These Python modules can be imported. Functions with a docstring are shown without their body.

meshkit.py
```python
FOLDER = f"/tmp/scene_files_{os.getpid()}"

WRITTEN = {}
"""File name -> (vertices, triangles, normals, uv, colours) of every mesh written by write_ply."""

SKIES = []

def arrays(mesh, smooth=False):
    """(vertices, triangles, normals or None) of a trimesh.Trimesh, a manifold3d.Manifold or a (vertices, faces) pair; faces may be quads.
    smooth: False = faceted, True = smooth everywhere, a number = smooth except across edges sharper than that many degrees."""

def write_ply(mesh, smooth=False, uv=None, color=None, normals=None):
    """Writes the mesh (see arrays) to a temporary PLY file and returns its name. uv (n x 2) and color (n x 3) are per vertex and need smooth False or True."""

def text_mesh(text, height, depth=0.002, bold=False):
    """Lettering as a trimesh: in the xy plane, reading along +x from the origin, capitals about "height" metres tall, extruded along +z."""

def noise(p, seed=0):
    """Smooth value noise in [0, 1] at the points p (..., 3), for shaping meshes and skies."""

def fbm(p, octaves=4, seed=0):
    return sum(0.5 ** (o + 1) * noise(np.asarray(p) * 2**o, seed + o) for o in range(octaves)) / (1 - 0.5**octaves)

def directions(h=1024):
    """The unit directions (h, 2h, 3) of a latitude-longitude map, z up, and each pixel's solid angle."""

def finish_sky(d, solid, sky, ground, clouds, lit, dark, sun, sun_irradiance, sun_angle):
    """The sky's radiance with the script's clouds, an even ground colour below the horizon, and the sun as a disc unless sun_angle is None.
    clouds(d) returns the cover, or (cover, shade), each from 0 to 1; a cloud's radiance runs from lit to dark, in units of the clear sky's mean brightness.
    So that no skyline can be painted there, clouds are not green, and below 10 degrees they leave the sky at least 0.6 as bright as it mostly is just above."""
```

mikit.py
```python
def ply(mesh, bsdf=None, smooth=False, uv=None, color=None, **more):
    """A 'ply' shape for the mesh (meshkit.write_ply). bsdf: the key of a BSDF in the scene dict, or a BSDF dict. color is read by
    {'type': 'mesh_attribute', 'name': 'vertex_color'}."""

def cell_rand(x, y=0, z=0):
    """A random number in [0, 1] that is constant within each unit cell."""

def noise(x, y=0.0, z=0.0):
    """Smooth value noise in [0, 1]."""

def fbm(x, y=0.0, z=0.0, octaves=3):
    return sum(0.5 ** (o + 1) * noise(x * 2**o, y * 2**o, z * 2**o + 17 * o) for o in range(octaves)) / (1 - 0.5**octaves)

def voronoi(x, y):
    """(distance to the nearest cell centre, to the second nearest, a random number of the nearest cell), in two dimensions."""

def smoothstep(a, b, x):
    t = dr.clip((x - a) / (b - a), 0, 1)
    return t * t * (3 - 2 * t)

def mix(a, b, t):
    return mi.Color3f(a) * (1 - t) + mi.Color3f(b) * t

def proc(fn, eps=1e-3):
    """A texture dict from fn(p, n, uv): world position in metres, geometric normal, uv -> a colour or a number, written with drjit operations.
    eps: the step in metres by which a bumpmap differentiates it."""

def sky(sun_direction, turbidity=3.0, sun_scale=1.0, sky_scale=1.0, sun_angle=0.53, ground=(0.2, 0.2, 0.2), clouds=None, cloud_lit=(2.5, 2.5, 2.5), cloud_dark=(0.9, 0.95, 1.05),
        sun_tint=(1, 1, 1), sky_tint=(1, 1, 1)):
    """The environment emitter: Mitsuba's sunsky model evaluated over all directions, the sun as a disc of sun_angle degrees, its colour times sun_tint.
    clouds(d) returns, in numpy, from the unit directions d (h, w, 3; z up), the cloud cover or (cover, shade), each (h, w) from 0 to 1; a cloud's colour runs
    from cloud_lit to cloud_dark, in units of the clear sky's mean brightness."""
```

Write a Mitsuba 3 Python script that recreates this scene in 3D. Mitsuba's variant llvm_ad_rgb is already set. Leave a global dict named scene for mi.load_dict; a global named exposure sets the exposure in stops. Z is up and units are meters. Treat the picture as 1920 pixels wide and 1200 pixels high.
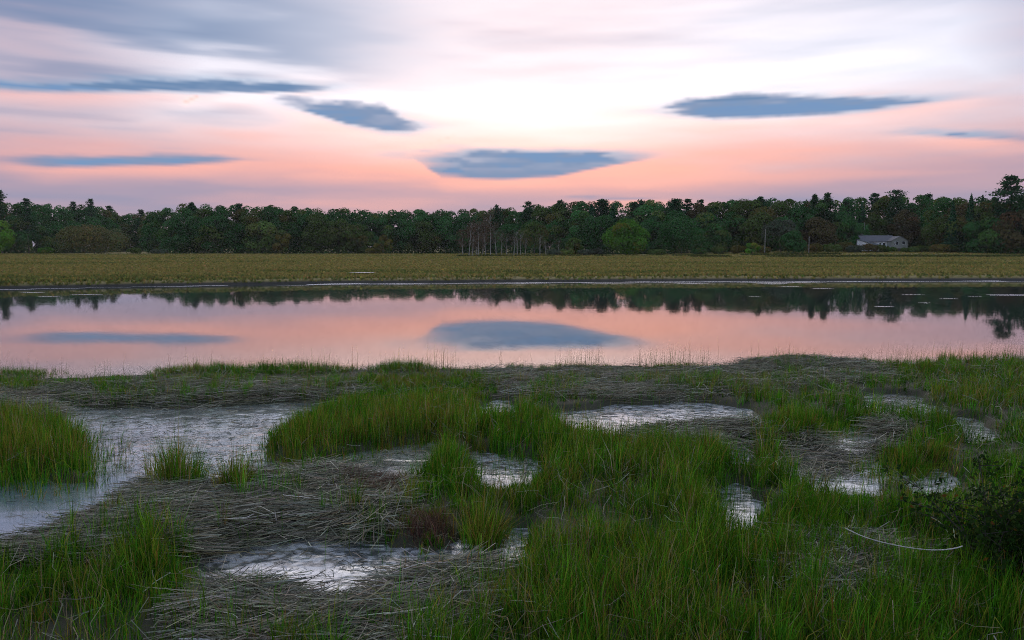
import math, numpy as np, trimesh, shapely, mitsuba as mi, mikit, meshkit
import shapely.affinity
from shapely.geometry import Polygon
from scipy import ndimage

scene, labels = {}, {}
T = mi.ScalarTransform4f
exposure = 1.9
CLEAR = 0.188 * 2 ** exposure

# ---------------------------------------------------------------- camera
EYE = np.array([0.0, 0.0, 3.0])
PITCH = math.radians(5.0)
scene['camera'] = {'type': 'perspective', 'fov': 65.4, 'fov_axis': 'x', 'near_clip': 0.05, 'far_clip': 6000.0,
                   'to_world': T().look_at(origin=EYE.tolist(), target=[0.0, math.cos(PITCH), 3.0 - math.sin(PITCH)], up=[0, 0, 1])}

# ---------------------------------------------------------------- sky (dusk, the sun has gone down behind the far wood)
def sstep(a, b, x):
    t = np.clip((x - a) / (b - a), 0, 1)
    return t * t * (3 - 2 * t)

def bank(az, el, n, pts, soft_lo, soft_hi):
    """A flat bank of cloud: its under side and its top (elevations in degrees) given along its azimuths, ragged by the noise n."""
    a, lo, hi = np.array(pts, float).T
    l = np.interp(az, a, lo) + 0.4 * soft_lo * (n - 0.5)
    h = np.interp(az, a, hi) + 1.5 * soft_hi * (n - 0.5)
    ends = sstep(a[0] - 2.5, a[0] + 3.5, az + 8 * (n - .5)) * sstep(a[-1] + 2.5, a[-1] - 3.5, az + 8 * (n - .5))
    glow = sstep(l - 1.3, l - .2, el) * sstep(l + .3, l - .1, el) * ends                # pink light under the bank
    inside = np.minimum((el - l) / (2.2 * soft_lo), (h - el) / (2.6 * soft_hi)) + .60        # 0 outside, over 1 in the core; the noise frays what lies between
    body = sstep(0.0, 1.0, inside + 1.5 * (n - .5) * sstep(1.6, .4, inside))
    return body * ends * np.clip(.84 + .3 * n, 0, 1), glow

BANKS = [  # (azimuth, under side, top) ..., softness below and above
    ([(-52, 9.3, 10.2), (-38, 9.35, 9.9), (-32, 9.5, 9.95), (-29, 9.6, 10.1), (-23.4, 10.1, 10.95), (-18, 10.3, 11.05), (-14, 10.65, 11.1), (-10.6, 10.95, 11.15)], .22, .24),
    ([(-17.0, 9.9, 10.3), (-13.5, 9.1, 10.15), (-11.5, 8.55, 10.3), (-9.0, 8.2, 10.1), (-7.2, 8.1, 9.3), (-5.2, 8.5, 8.8)], .22, .4),
    ([(-32.6, 5.3, 5.5), (-30, 5.1, 5.75), (-27.5, 5.3, 5.75), (-23.5, 5.5, 6.1), (-20, 5.8, 6.25), (-18.2, 6.05, 6.2)], .16, .16),
    ([(-6.9, 6.4, 6.75), (-5.0, 5.15, 6.95), (-1, 5.0, 7.12), (3, 5.15, 7.05), (6, 5.7, 6.9), (10.2, 6.45, 6.7)], .14, .26),
    ([(8.0, 9.5, 9.9), (11, 9.2, 10.2), (14, 8.9, 10.5), (18, 8.9, 10.4), (22, 8.85, 10.1), (24.5, 8.95, 9.75), (29.6, 9.25, 9.45)], .20, .34),
    ([(25.5, 7.4, 7.55), (28, 7.1, 7.3), (33, 6.4, 6.75)], .18, .2),
    ([(5.5, 3.55, 3.75), (9, 3.5, 3.7)], .06, .06),
    ([(44, 6, 6.5), (52, 5.6, 7.6), (64, 6.6, 6.9)], .15, .3), ([(-78, 7.4, 7.8), (-66, 7.0, 8.6), (-50, 7.6, 7.9)], .15, .3),
    ([(74, 9, 9.4), (88, 8.6, 10.5), (101, 9.5, 9.8)], .15, .3), ([(-120, 5.2, 5.6), (-104, 4.9, 6.7), (-90, 5.6, 5.9)], .15, .3), ([(128, 7.0, 7.4), (146, 6.6, 8.7), (162, 7.5, 7.8)], .15, .3),
]

def cloudscape(d):
    az = np.degrees(np.arctan2(d[..., 0], d[..., 1]))
    el = np.degrees(np.arcsin(np.clip(d[..., 2], -1, 1)))
    ring = np.stack([d[..., 0], d[..., 1]], -1) / np.maximum(np.hypot(d[..., 0], d[..., 1]), 1e-6)[..., None] * 57.3
    wave = lambda ka, ke, o, s: meshkit.fbm(np.concatenate([ring / ka, (el / ke)[..., None]], -1), o, s)
    streak, fine, big = wave(9.0, 1.1, 4, 3), wave(2.2, .35, 4, 11), wave(28.0, 5.0, 3, 7)
    front = np.exp(-(az / 75.0) ** 2)                         # afterglow towards the sunset
    high = sstep(38, 14, el)
    # veil of thin cloud: dense at the horizon, gone higher up; peach at 3 to 8 degrees, mauve against the horizon
    veil = 0.97 * sstep(15.0, 4.2, el + 3.0 * (big - 0.5) + 2.4 * (streak - 0.5) - 0.03 * np.abs(az - 2))
    veil = np.maximum(veil, 0.84 * sstep(10, 33, np.abs(az - 3) + 10 * (big - .5)) * sstep(60, 25, el))      # thin grey sheet away from the glow
    veil = np.maximum(veil, np.clip(0.57 + 0.32 * (streak - .5) + .3 * (big - .5), 0.36, .72) * sstep(36, 19, el))                      # faint high streaks
    veil = veil * (0.12 + 0.88 * sstep(105, 50, np.abs(az)))                        # the eastern sky is clear
    veil = np.maximum(veil, 0.48 * sstep(60, 95, np.abs(az)) * sstep(50, 20, el))                              # and veiled by thin grey-blue cloud
    shade = 0.20 + 0.6 * sstep(70, 100, np.abs(az)) + 0.50 * sstep(5.3, 3.7, el + 2.4 * (streak - 0.5) + 0.6 * (fine - .5) + .02 * az)
    shade += 0.34 * sstep(7, 12.5, el) + 0.20 * sstep(10, 14, el)
    shade += 0.36 * sstep(-6, -30, az) * sstep(3.0, 9, el) + sstep(8, 36, az + 8 * (streak - .5)) * (0.22 * sstep(8, 3, el) + 0.24)
    shade -= 0.18 * np.exp(-((az - 2) / 16) ** 2) * sstep(2.0, 3.5, el)
    shade += 0.40 * (1 - front) * sstep(1.0, .0, (np.abs(az) - 90) / 60) + (0.34 + .4 * sstep(5, 3, el)) * (streak - 0.5) + .12 * (fine - .5)
    # pale grey streaks over the left
    left = sstep(-8, -26, az) * sstep(5, 8, el) * sstep(17, 11, el) * sstep(.42, .75, streak) * 0.5
    # grey-blue stratus, upper left of the view, and thin over the rest of the dome
    hs = sstep(11.6, 13.2, el + 3.0 * (streak - .5) + 0.09 * (az + 20)) * sstep(-3, -19, az + 16 * (streak - .5)) * sstep(19.5, 15.5, el + 4 * (big - .5))
    dome = sstep(28, 62, el + 6 * (big - 0.5)) * np.clip(0.66 + 0.25 * (streak - .5), 0, 1)
    hs, left = hs * np.clip(.52 + .35 * streak, 0, .76), left
    add = 1 - (1 - hs) * (1 - dome) * (1 - left)
    c = 1 - (1 - veil) * (1 - add)
    s = (np.clip(shade, 0, .52 + .42 * streak) * veil * (1 - add) + (1.0 * hs + 0.9 * left + 0.84 * dome) / np.maximum(hs + left + dome, 1e-4) * add) / np.maximum(c, 1e-4)
    # two short contrails still in the sun
    for a, e, b, f in ((-7.3, 6.99, -4.14, 7.94), (-21.9, 9.54, -21.2, 9.92)):
        t = np.clip(((az - a) * (b - a) + (el - e) * (f - e)) / ((b - a) ** 2 + (f - e) ** 2), 0, 1)
        k = 0.8 * np.exp(-(np.hypot(az - a - t * (b - a), el - e - t * (f - e)) / .21) ** 2)
        s, c = s * (1 - k), np.maximum(c, k)
    L, G = np.zeros_like(az), np.zeros_like(az)
    for pts, lo, hi in BANKS:
        b, g = bank(az, el, 0.5 * fine + 0.5 * streak, pts, lo, hi)
        L, G = np.maximum(L, b), np.maximum(G, g)
    s = s * (1 - .55 * G)
    c = np.maximum(c, .55 * G)
    return np.clip(np.maximum(c, 0.98 * L), 0, 1), np.clip(s * (1 - L) + L, 0, 1)

LIT, DARK_ = (1.13, 0.49, 0.375), (0.130, 0.238, 0.425)          # sunlit under sides and shaded banks of cloud
SKY = dict(sun_scale=0.0, sky_scale=1.85, ground=(0.10, 0.11, 0.08), clouds=cloudscape, cloud_lit=tuple(c / CLEAR for c in LIT), cloud_dark=tuple(c / CLEAR for c in DARK_), sky_tint=(1.50, 1.19, .96))
AZ, EL = math.radians(2.0), math.radians(45)
SUN = [math.sin(AZ) * math.cos(EL), math.cos(AZ) * math.cos(EL), math.sin(EL)]
scene['sky'] = mikit.sky(SUN, turbidity=3.4, **SKY)
# ---------------------------------------------------------------- plan of the marsh, metres on the ground (camera at the origin, looking along +y)
POOLS = {
    'big_left': [(-9.55,16.3),(-8.8,15.28),(-7.86,14.96),(-6.27,15.17),(-4.6,15.44),(-3.27,15.07),(-3.44,14.09),(-3.8,13.32),(-3.88,12.4),(-3.78,11.76),(-3.41,11.36),(-2.95,11.07),(-2.64,10.74),(-2.84,10.4),(-3.4,10.16),(-3.64,9.76),(-3.86,9.81),(-4.61,10.23),(-5.34,10.28),(-5.64,10.96),(-6.25,11.93),(-7.33,13.16),(-8.11,14.37),(-9.22,15.28)],
    'lower_left': [(-6.84,9.81),(-6.07,9.85),(-5.59,9.72),(-5.19,9.72),(-4.65,9.5),(-4.67,9.14),(-4.79,8.83),(-4.96,8.5),(-5.18,8.19),(-5.6,7.97)],
    'middle': [(-2.62,11.13),(-2.15,11.67),(-1.65,12.13),(-1.22,12.4),(-1.12,11.61),(-1.23,10.96),(-1.72,10.48),(-2.29,10.85)],
    'middle_right': [(-0.6,11.73),(-0.24,11.54),(0.23,11.36),(0.38,11.07),(0.22,10.53),(-0.21,10.28),(-0.46,10.43)],
    'upper': [(0.55,14.66),(1.32,14.96),(2.26,15.17),(3.58,15.55),(4.49,14.86),(4.22,13.83),(3.47,13.83),(2.44,13.32),(1.87,13.08),(0.93,13.69)],
    'sliver': [(-0.63,15.44),(-0.32,15.83),(0.02,15.66),(-0.05,15.07),(-0.55,14.76)],
    'right_upper': [(7.31,16.24),(8.07,16.55),(8.3,15.61),(8.06,14.86),(7.27,14.09),(6.74,14.19),(6.87,15.02)],
    'right_lower': [(7.78,14.0),(8.18,14.09),(8.06,13.4),(7.67,12.69),(7.1,12.13),(6.89,12.26)],
    'thin': [(5.01,12.92),(5.58,13.24),(5.96,13.08),(5.58,12.62),(4.94,12.4)],
    'straw': [(4.2,11.42),(4.73,11.86),(5.02,11.61),(4.69,10.74),(4.19,10.23),(3.9,10.28)],
    'right_small': [(5.22,10.33),(5.66,10.63),(5.71,10.38),(5.41,9.94),(5.07,9.81)],
    'dark_gap': [(2.48,9.65),(2.8,9.99),(2.89,9.72),(2.69,9.14),(2.3,8.59),(2.28,8.85)],
    'straw_small': [(3.02,12.03),(3.50,12.22),(3.57,11.73),(3.25,11.26),(2.95,11.39)],
    'front': [(-2.93,7.66),(-2.77,7.88),(-2.32,8.03),(-1.76,7.97),(-1.24,7.8),(-0.94,7.55),(-1.07,7.21),(-1.23,6.81),(-1.64,6.77),(-2.2,6.9),(-2.58,7.2)],
    'front_right': [(-0.42,7.66),(-0.31,8.13),(-0.12,8.45),(0.09,8.5),(0.11,8.02),(-0.05,7.66),(-0.26,7.52)],
    'puddle': [(-0.81,7.36),(-0.57,7.52),(-0.31,7.49),(-0.4,7.28),(-0.7,7.21)],
}
WRACK = {
    'band_left': [(-9.59,16.29),(-8.61,16.74),(-6.42,16.94),(-3.94,17.15),(-2.81,15.99),(-3.43,14.87),(-6.07,14.67),(-7.6,14.47),(-8.61,14.77)],
    'mat_left': [(-5.72,7.85),(-5.17,7.82),(-4.8,8.22),(-4.55,8.86),(-4.57,9.4),(-4.58,10.0),(-3.68,9.61),(-3.23,9.84),(-2.48,10.08),(-1.69,9.5),(-1.43,8.71),(-1.84,7.88),(-2.82,7.59),(-3.77,7.19),(-5.13,7.01)],
    'mat_mid': [(-2.63,10.72),(-2.14,10.45),(-1.66,10.15),(-1.27,9.29),(-1.3,7.88),(-1.63,7.88),(-2.15,8.71),(-2.72,9.96)],
    'mat_front': [(-2.55,6.83),(-2.03,6.66),(-1.45,6.56),(-0.96,6.95),(-0.3,7.19),(0.0,6.83),(-0.32,5.76),(-0.96,5.31),(-2.05,5.45),(-2.5,6.21)],
    'mat_upper': [(-0.76,18.8),(1.79,18.97),(3.68,18.8),(7.17,19.67),(9.13,19.31),(8.93,17.86),(5.96,16.29),(3.52,15.3),(0.41,15.3),(-0.44,16.29)],
    'mat_right': [(2.13,13.04),(3.38,13.46),(3.9,13.04),(3.74,11.94),(2.78,11.0),(2.1,11.0),(1.87,11.94)],
    'mat_right_far': [(4.41,12.47),(4.87,11.94),(6.3,13.46),(6.91,13.04),(5.45,11.61),(4.35,9.96),(3.72,9.72),(3.83,11.0)],
    'mat_grey': [(-11.04,15.99),(-9.67,15.87),(-8.87,15.14),(-7.77,13.46),(-7.97,13.04),(-9.62,13.9)],
    'mat_low_right': [(2.67,7.45),(3.55,7.59),(3.59,6.83),(2.93,6.21),(2.4,6.4)],
    'mat_mound': [(5.58,19.67),(6.72,20.32),(8.3,20.51),(9.11,19.85),(7.62,18.8),(5.79,18.64)],
}
CLUMPS = {
    'left': [(-9.57,13.04),(-8.77,13.46),(-8.22,13.46),(-7.04,12.47),(-6.04,11.3),(-5.49,10.45),(-5.45,9.84),(-5.92,9.61),(-7.1,9.61)],
    'island_left': [(-14.74,19.67),(-11.95,19.67),(-11.09,19.05),(-11.14,18.32),(-13.62,18.17)],
    'island_long': [(-8.81,19.67),(-7.3,20.03),(-5.41,20.03),(-3.91,19.31),(-4.53,18.64),(-6.8,18.64),(-8.26,18.8)],
    'island_small': [(-3.42,19.49),(-2.81,19.85),(-2.1,19.4),(-2.16,18.8),(-3.18,18.8)],
    'center': [(-3.62,11.3),(-3.09,10.77),(-2.42,11.12),(-2.04,11.54),(-1.24,12.11),(-0.47,11.42),(0.66,10.77),(1.57,10.45),(1.82,11.61),(0.89,13.04),(-0.39,14.37),(-0.65,15.99),(-0.97,17.86),(-3.09,17.57),(-3.24,15.41),(-3.29,13.46),(-3.62,12.11)],
    'sparse': [(-4.51,9.84),(-4.34,10.08),(-3.93,9.84),(-3.79,9.4),(-4.13,9.29)],
    'sparse_small': [(-3.49,9.4),(-3.36,9.55),(-3.14,9.33),(-3.16,9.05),(-3.33,9.09)],
    'right': [(3.94,13.04),(4.78,13.04),(5.94,13.46),(5.72,12.84),(4.65,12.21),(3.95,12.11)],
    'tawny': [(-0.45,8.19),(-0.31,8.27),(-0.16,8.16),(-0.19,7.8),(-0.41,7.85)],
    'spur': [(-9.25,15.69),(-9.15,16.29),(-8.43,15.87),(-8.02,14.98),(-8.57,14.87)],
    'gap': [(-1.21,10.45),(-0.83,11.0),(-0.55,10.72),(-0.48,9.96),(-0.86,9.72),(-1.21,9.84)],
    'right_mid': [(4.68,10.72),(5.54,11.3),(6.0,11.0),(5.43,10.2),(4.68,10.08)],
}
RUSTY = {
    'rust': [(-2.15,9.84),(-1.79,10.08),(-1.37,9.5),(-1.34,8.89),(-1.77,8.89)],
    'rust2': [(-1.14,8.27),(-0.74,8.27),(-0.6,7.88),(-0.9,7.73)],
}
SHORE = [(-17.3, 18.82), (-14.63, 18.66), (-11.91, 18.35), (-10.49, 18.05), (-8.43, 18.35), (-8.47, 18.99), (-6.96, 19.07), (-4.01, 19.15), (-2.12, 19.58), (-0.79, 19.58), (1.2, 19.75), (4.6, 20.02), (9.24, 19.84), (10.19, 20.39), (13.59, 20.98), (18.06, 21.59)]
FAR_SHORE = np.array([(-400, 44), (-120, 50), (-59.6, 57.1), (-39.7, 61.8), (-29.8, 67.4), (-15.6, 72.9), (0, 75.3), (16.7, 77.9), (33.6, 78.6), (50.9, 79.3), (81.7, 79.5), (160, 82), (500, 84)], float)

rng = np.random.default_rng(20)
N3 = lambda x, y, s, seed=0, o=3: meshkit.fbm(np.stack([np.asarray(x) / s, np.asarray(y) / s, np.full(np.shape(x), 0.37)], -1), o, seed)

def poly(points):
    return Polygon(points).buffer(0)

def pool_shape(name):
    """A pool with its near margin, which reaches a little under the grass in front of it."""
    p = poly(POOLS[name]).buffer(dict(lower_left=.32, front=.18, straw=.25, right_small=.15, thin=.15, middle=.12, front_right=.12).get(name, 0))
    if name.startswith('right') or name == 'big_left':
        return shapely.union_all([p, shapely.affinity.translate(p, 0, -0.3)])
    s = shapely.affinity.translate(p, 0, -0.055 * p.centroid.y)
    return shapely.union_all([p, s, shapely.affinity.translate(p, 0, -0.03 * p.centroid.y)])

pools_union = shapely.union_all([pool_shape(k) for k in POOLS])
shore_poly = Polygon([tuple(p) for p in SHORE] + [(60, 24), (60, 200), (-60, 200), (-60, 19)])   # open water beyond the near bank
mound_polys = {k: poly(p) for k, p in WRACK.items()}

# signed distance to the pools and to the open water on a fine grid of the near marsh (negative in water)
GX, GY, GS = np.arange(-26, 26.01, 0.08), np.arange(1.0, 24.01, 0.08), 0.08
gx, gy = np.meshgrid(GX, GY)
water = shapely.contains_xy(shapely.union_all([pools_union, shore_poly]), gx + 0.8 * (N3(gx, gy, 0.7, 5) - .5), gy + 1.0 * (N3(gx, gy, 0.7, 8) - .5))
SD = (ndimage.distance_transform_edt(~water) - ndimage.distance_transform_edt(water)) * GS
wet_only = shapely.contains_xy(shore_poly, gx, gy)
SD_SHORE = (ndimage.distance_transform_edt(~wet_only) - ndimage.distance_transform_edt(wet_only)) * GS
WR = sum(w * shapely.contains_xy(mound_polys[k], gx, gy) for k, w in dict(band_left=.5, mat_left=.83, mat_mid=.68, mat_front=.78, mat_upper=.5, mat_right=.8, mat_right_far=.72, mat_grey=.8, mat_low_right=.66, mat_mound=.85).items())
WR = ndimage.gaussian_filter(np.minimum(WR, 1.0), 3)

def grid_at(A, x, y):
    return ndimage.map_coordinates(A, [(np.asarray(y) - GY[0]) / GS, (np.asarray(x) - GX[0]) / GS], order=1, mode='nearest')

def below_pool_view(x, y, h, share=.85):
    """Grass stays low on the near margins of the pools."""
    h = h.copy()
    short = rng.uniform(size=len(x)) < share
    for step in (.15, .35, .6, .9, 1.2):
        wet = grid_at(SD, x, y + step) < -.08
        h = np.where(wet & short, np.minimum(h, np.maximum(.07, .75 * step * 3.0 / np.maximum(y, 3))), h)
    return h

def far_line(x):
    return np.interp(x, FAR_SHORE[:, 0], FAR_SHORE[:, 1]) + 2.2 * (N3(x, np.zeros_like(x), 9, 31) - .5) + 0.8 * (N3(x, np.zeros_like(x), 1.7, 32) - .5)

def height(x, y):
    """Ground level above the water."""
    x, y = np.asarray(x, float), np.asarray(y, float)
    sd = grid_at(SD, x, y)
    near = -0.16 + 0.28 * sstep(-0.22, 0.20, sd) + 0.10 * (N3(x, y, 1.4, 1) - .5) * sstep(0, .4, sd) + 0.05 * (N3(x, y, .3, 2) - .5) * sstep(0, .3, sd)
    near = near + 0.03 * grid_at(WR, x, y) * sstep(0, .35, sd)
    near = near + 0.10 * np.exp(-((x - 7.1) / 1.3) ** 2 - ((y - 19.6) / .5) ** 2)
    near = np.where(sd < -0.6, -0.3, near)
    near = near + 1.55 * sstep(4.2, -0.5, y)                                    # the bank the camera stands on
    d = y - far_line(x)
    far = -0.5 + 0.95 * sstep(-1.6, 1.2, d) + 0.25 * (N3(x, y, 7, 41) - .5) + 0.55 * sstep(150, 420, y) + 1.6 * sstep(250, 345, y) * sstep(45, 130, x)
    far = far + 5.0 * sstep(480, 900, y)
    return np.where(y < 24, near, np.where(y < 40, -0.5, far))

def grow(a, b, first, ratio):
    out, s = [a], first
    while out[-1] < b:
        out.append(out[-1] + s)
        s *= ratio
    return np.array(out)

xs = np.concatenate([-grow(15, 2600, .16, 1.09)[::-1], np.arange(-14.88, 14.95, .12), grow(15, 2600, .16, 1.09)])
ys = np.concatenate([np.arange(-40, 2, 1.5), np.arange(2.0, 21.6, .12), grow(21.6, 60, .4, 1.15)[:-1], np.arange(60, 90, .5), grow(90, 3000, .8, 1.06)])
XX, YY = np.meshgrid(xs, ys)
ZZ = height(XX, YY)

def grid_mesh(X, Y, Z):
    h, w = X.shape
    v = np.stack([X, Y, Z], -1).reshape(-1, 3)
    i = (np.arange(h - 1)[:, None] * w + np.arange(w - 1)).ravel()
    return v, np.vstack([np.stack([i, i + 1, i + w + 1], 1), np.stack([i, i + w + 1, i + w], 1)])

# ---------------------------------------------------------------- thin haze added to lift the dark of the far trees
scene['haze_air'] = {'type': 'homogeneous', 'albedo': {'type': 'rgb', 'value': [0.95, 0.95, 0.95]}, 'sigma_t': 0.00007}
scene['haze'] = {'type': 'cube', 'to_world': T().translate([0, 1480, 19.5]).scale([2700, 1545, 27]), 'bsdf': {'type': 'null'}, 'interior': {'type': 'ref', 'id': 'haze_air'}}
scene['camera']['medium'] = {'type': 'ref', 'id': 'haze_air'}
labels['haze'] = {'label': 'thin added haze that lifts the dark of the far wood', 'kind': 'stuff'}

# ---------------------------------------------------------------- materials
def rgb(*c):
    return {'type': 'rgb', 'value': list(map(float, c))}

VC = {'type': 'mesh_attribute', 'name': 'vertex_color'}

def ground_colour(p, n, uv):
    near = mikit.mix((0.036, 0.042, 0.026), (0.095, 0.092, 0.055), mikit.fbm(p.x * 3.0, p.y * 3.0, p.z * 3, 3))
    grass = mikit.mix((0.19, 0.175, 0.06), (0.29, 0.24, 0.10), mikit.fbm(p.x * 0.05, p.y * 0.16, 0.0, 4))
    k = mikit.smoothstep(30.0, 60.0, p.y)
    bank = mikit.smoothstep(0.12, 0.36, p.z)
    return mikit.mix(near, mikit.mix((0.03, 0.034, 0.028), grass, bank), k)

scene['mat_ground'] = {'type': 'twosided', 'bsdf': {'type': 'principled', 'base_color': mikit.proc(ground_colour), 'roughness': 0.75, 'specular': 0.3}}
scene['mat_blade'] = {'type': 'principledthin', 'base_color': VC, 'roughness': 0.55, 'diff_trans': 0.8, 'eta': 1.4}
scene['mat_leaf'] = {'type': 'principledthin', 'base_color': VC, 'roughness': 0.7, 'diff_trans': 0.9, 'eta': 1.3}
scene['mat_straw'] = {'type': 'twosided', 'bsdf': {'type': 'principled', 'base_color': VC, 'roughness': 0.6, 'specular': 0.4}}
scene['mat_bark'] = {'type': 'twosided', 'bsdf': {'type': 'diffuse', 'reflectance': mikit.proc(lambda p, n, uv: mikit.mix((0.05, 0.045, 0.04), (0.11, 0.10, 0.09), mikit.fbm(p.x * 2, p.y * 2, p.z * 0.6, 2)))}}
scene['mat_pale_bark'] = {'type': 'twosided', 'bsdf': {'type': 'diffuse', 'reflectance': mikit.proc(lambda p, n, uv: mikit.mix((0.22, 0.22, 0.21), (0.42, 0.41, 0.38), mikit.fbm(p.x * 2, p.y * 2, p.z * 0.6, 2)))}}

def ripple(p, n, uv):
    return 0.0006 * mikit.noise(p.x * 0.5, p.y * 1.1) + 0.00012 * mikit.noise(p.x * 3.1 + 7, p.y * 6.0)

scene['mat_pond'] = {'type': 'bumpmap', 'scale': 1.0, 'map': mikit.proc(ripple, eps=0.02),
                     'bsdf': {'type': 'principled', 'base_color': rgb(0.012, 0.020, 0.018), 'roughness': 0.02, 'specular': 1.0}}

def scum_cover(p):
    a = mikit.fbm(p.x * 2.2, p.y * 2.8, 0.0, 4)
    return mikit.smoothstep(0.36, 0.60, a)

def scum_relief(p, n, uv):
    big = mikit.fbm(p.x * 4.0 + 3 * mikit.noise(p.x * 1.1, p.y * 1.1, 3.0), p.y * 5.5, 1.0, 3)
    fine = mikit.fbm(p.x * 17.0, p.y * 24.0, 2.0, 3)
    return (0.013 * big + 0.003 * fine) * (0.25 + 0.75 * scum_cover(p))

def scum_colour(p, n, uv):
    f = mikit.fbm(p.x * 14.0, p.y * 20.0, 5.0, 3)
    pale = mikit.mix((0.20, 0.23, 0.20), (0.36, 0.42, 0.38), mikit.smoothstep(0.25, 0.70, f))
    return mikit.mix((0.07, 0.085, 0.08), pale, 0.35 + 0.65 * scum_cover(p))

def open_water(low, high):
    """Share of glossy open film between the mats of scum."""
    return lambda p, n, uv: low + (high - low) * mikit.smoothstep(0.42, 0.62, mikit.fbm(p.x * 1.6 + 4, p.y * 2.4, 7.0, 3))

def wet(base, low, high):
    return {'type': 'blendbsdf', 'weight': mikit.proc(open_water(low, high)), 'a_base': base, 'b_film': {'type': 'roughconductor', 'alpha': 0.03, 'material': 'none', 'specular_reflectance': rgb(.92, .95, .97)}}

scene['mat_scum'] = {'type': 'bumpmap', 'scale': 1.0, 'map': mikit.proc(scum_relief, eps=0.008),
                     'bsdf': wet({'type': 'principled', 'base_color': mikit.proc(scum_colour), 'roughness': 0.12, 'specular': 1.0}, .10, .42)}
def glare_scum(p, n, uv):
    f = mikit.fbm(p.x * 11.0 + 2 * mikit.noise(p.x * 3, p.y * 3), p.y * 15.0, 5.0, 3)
    return mikit.mix((0.09, 0.11, 0.11), (0.50, 0.56, 0.56), mikit.smoothstep(0.32, 0.62, f))  # scum flecks whitened so their colour carries the glare of the sky

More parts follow.
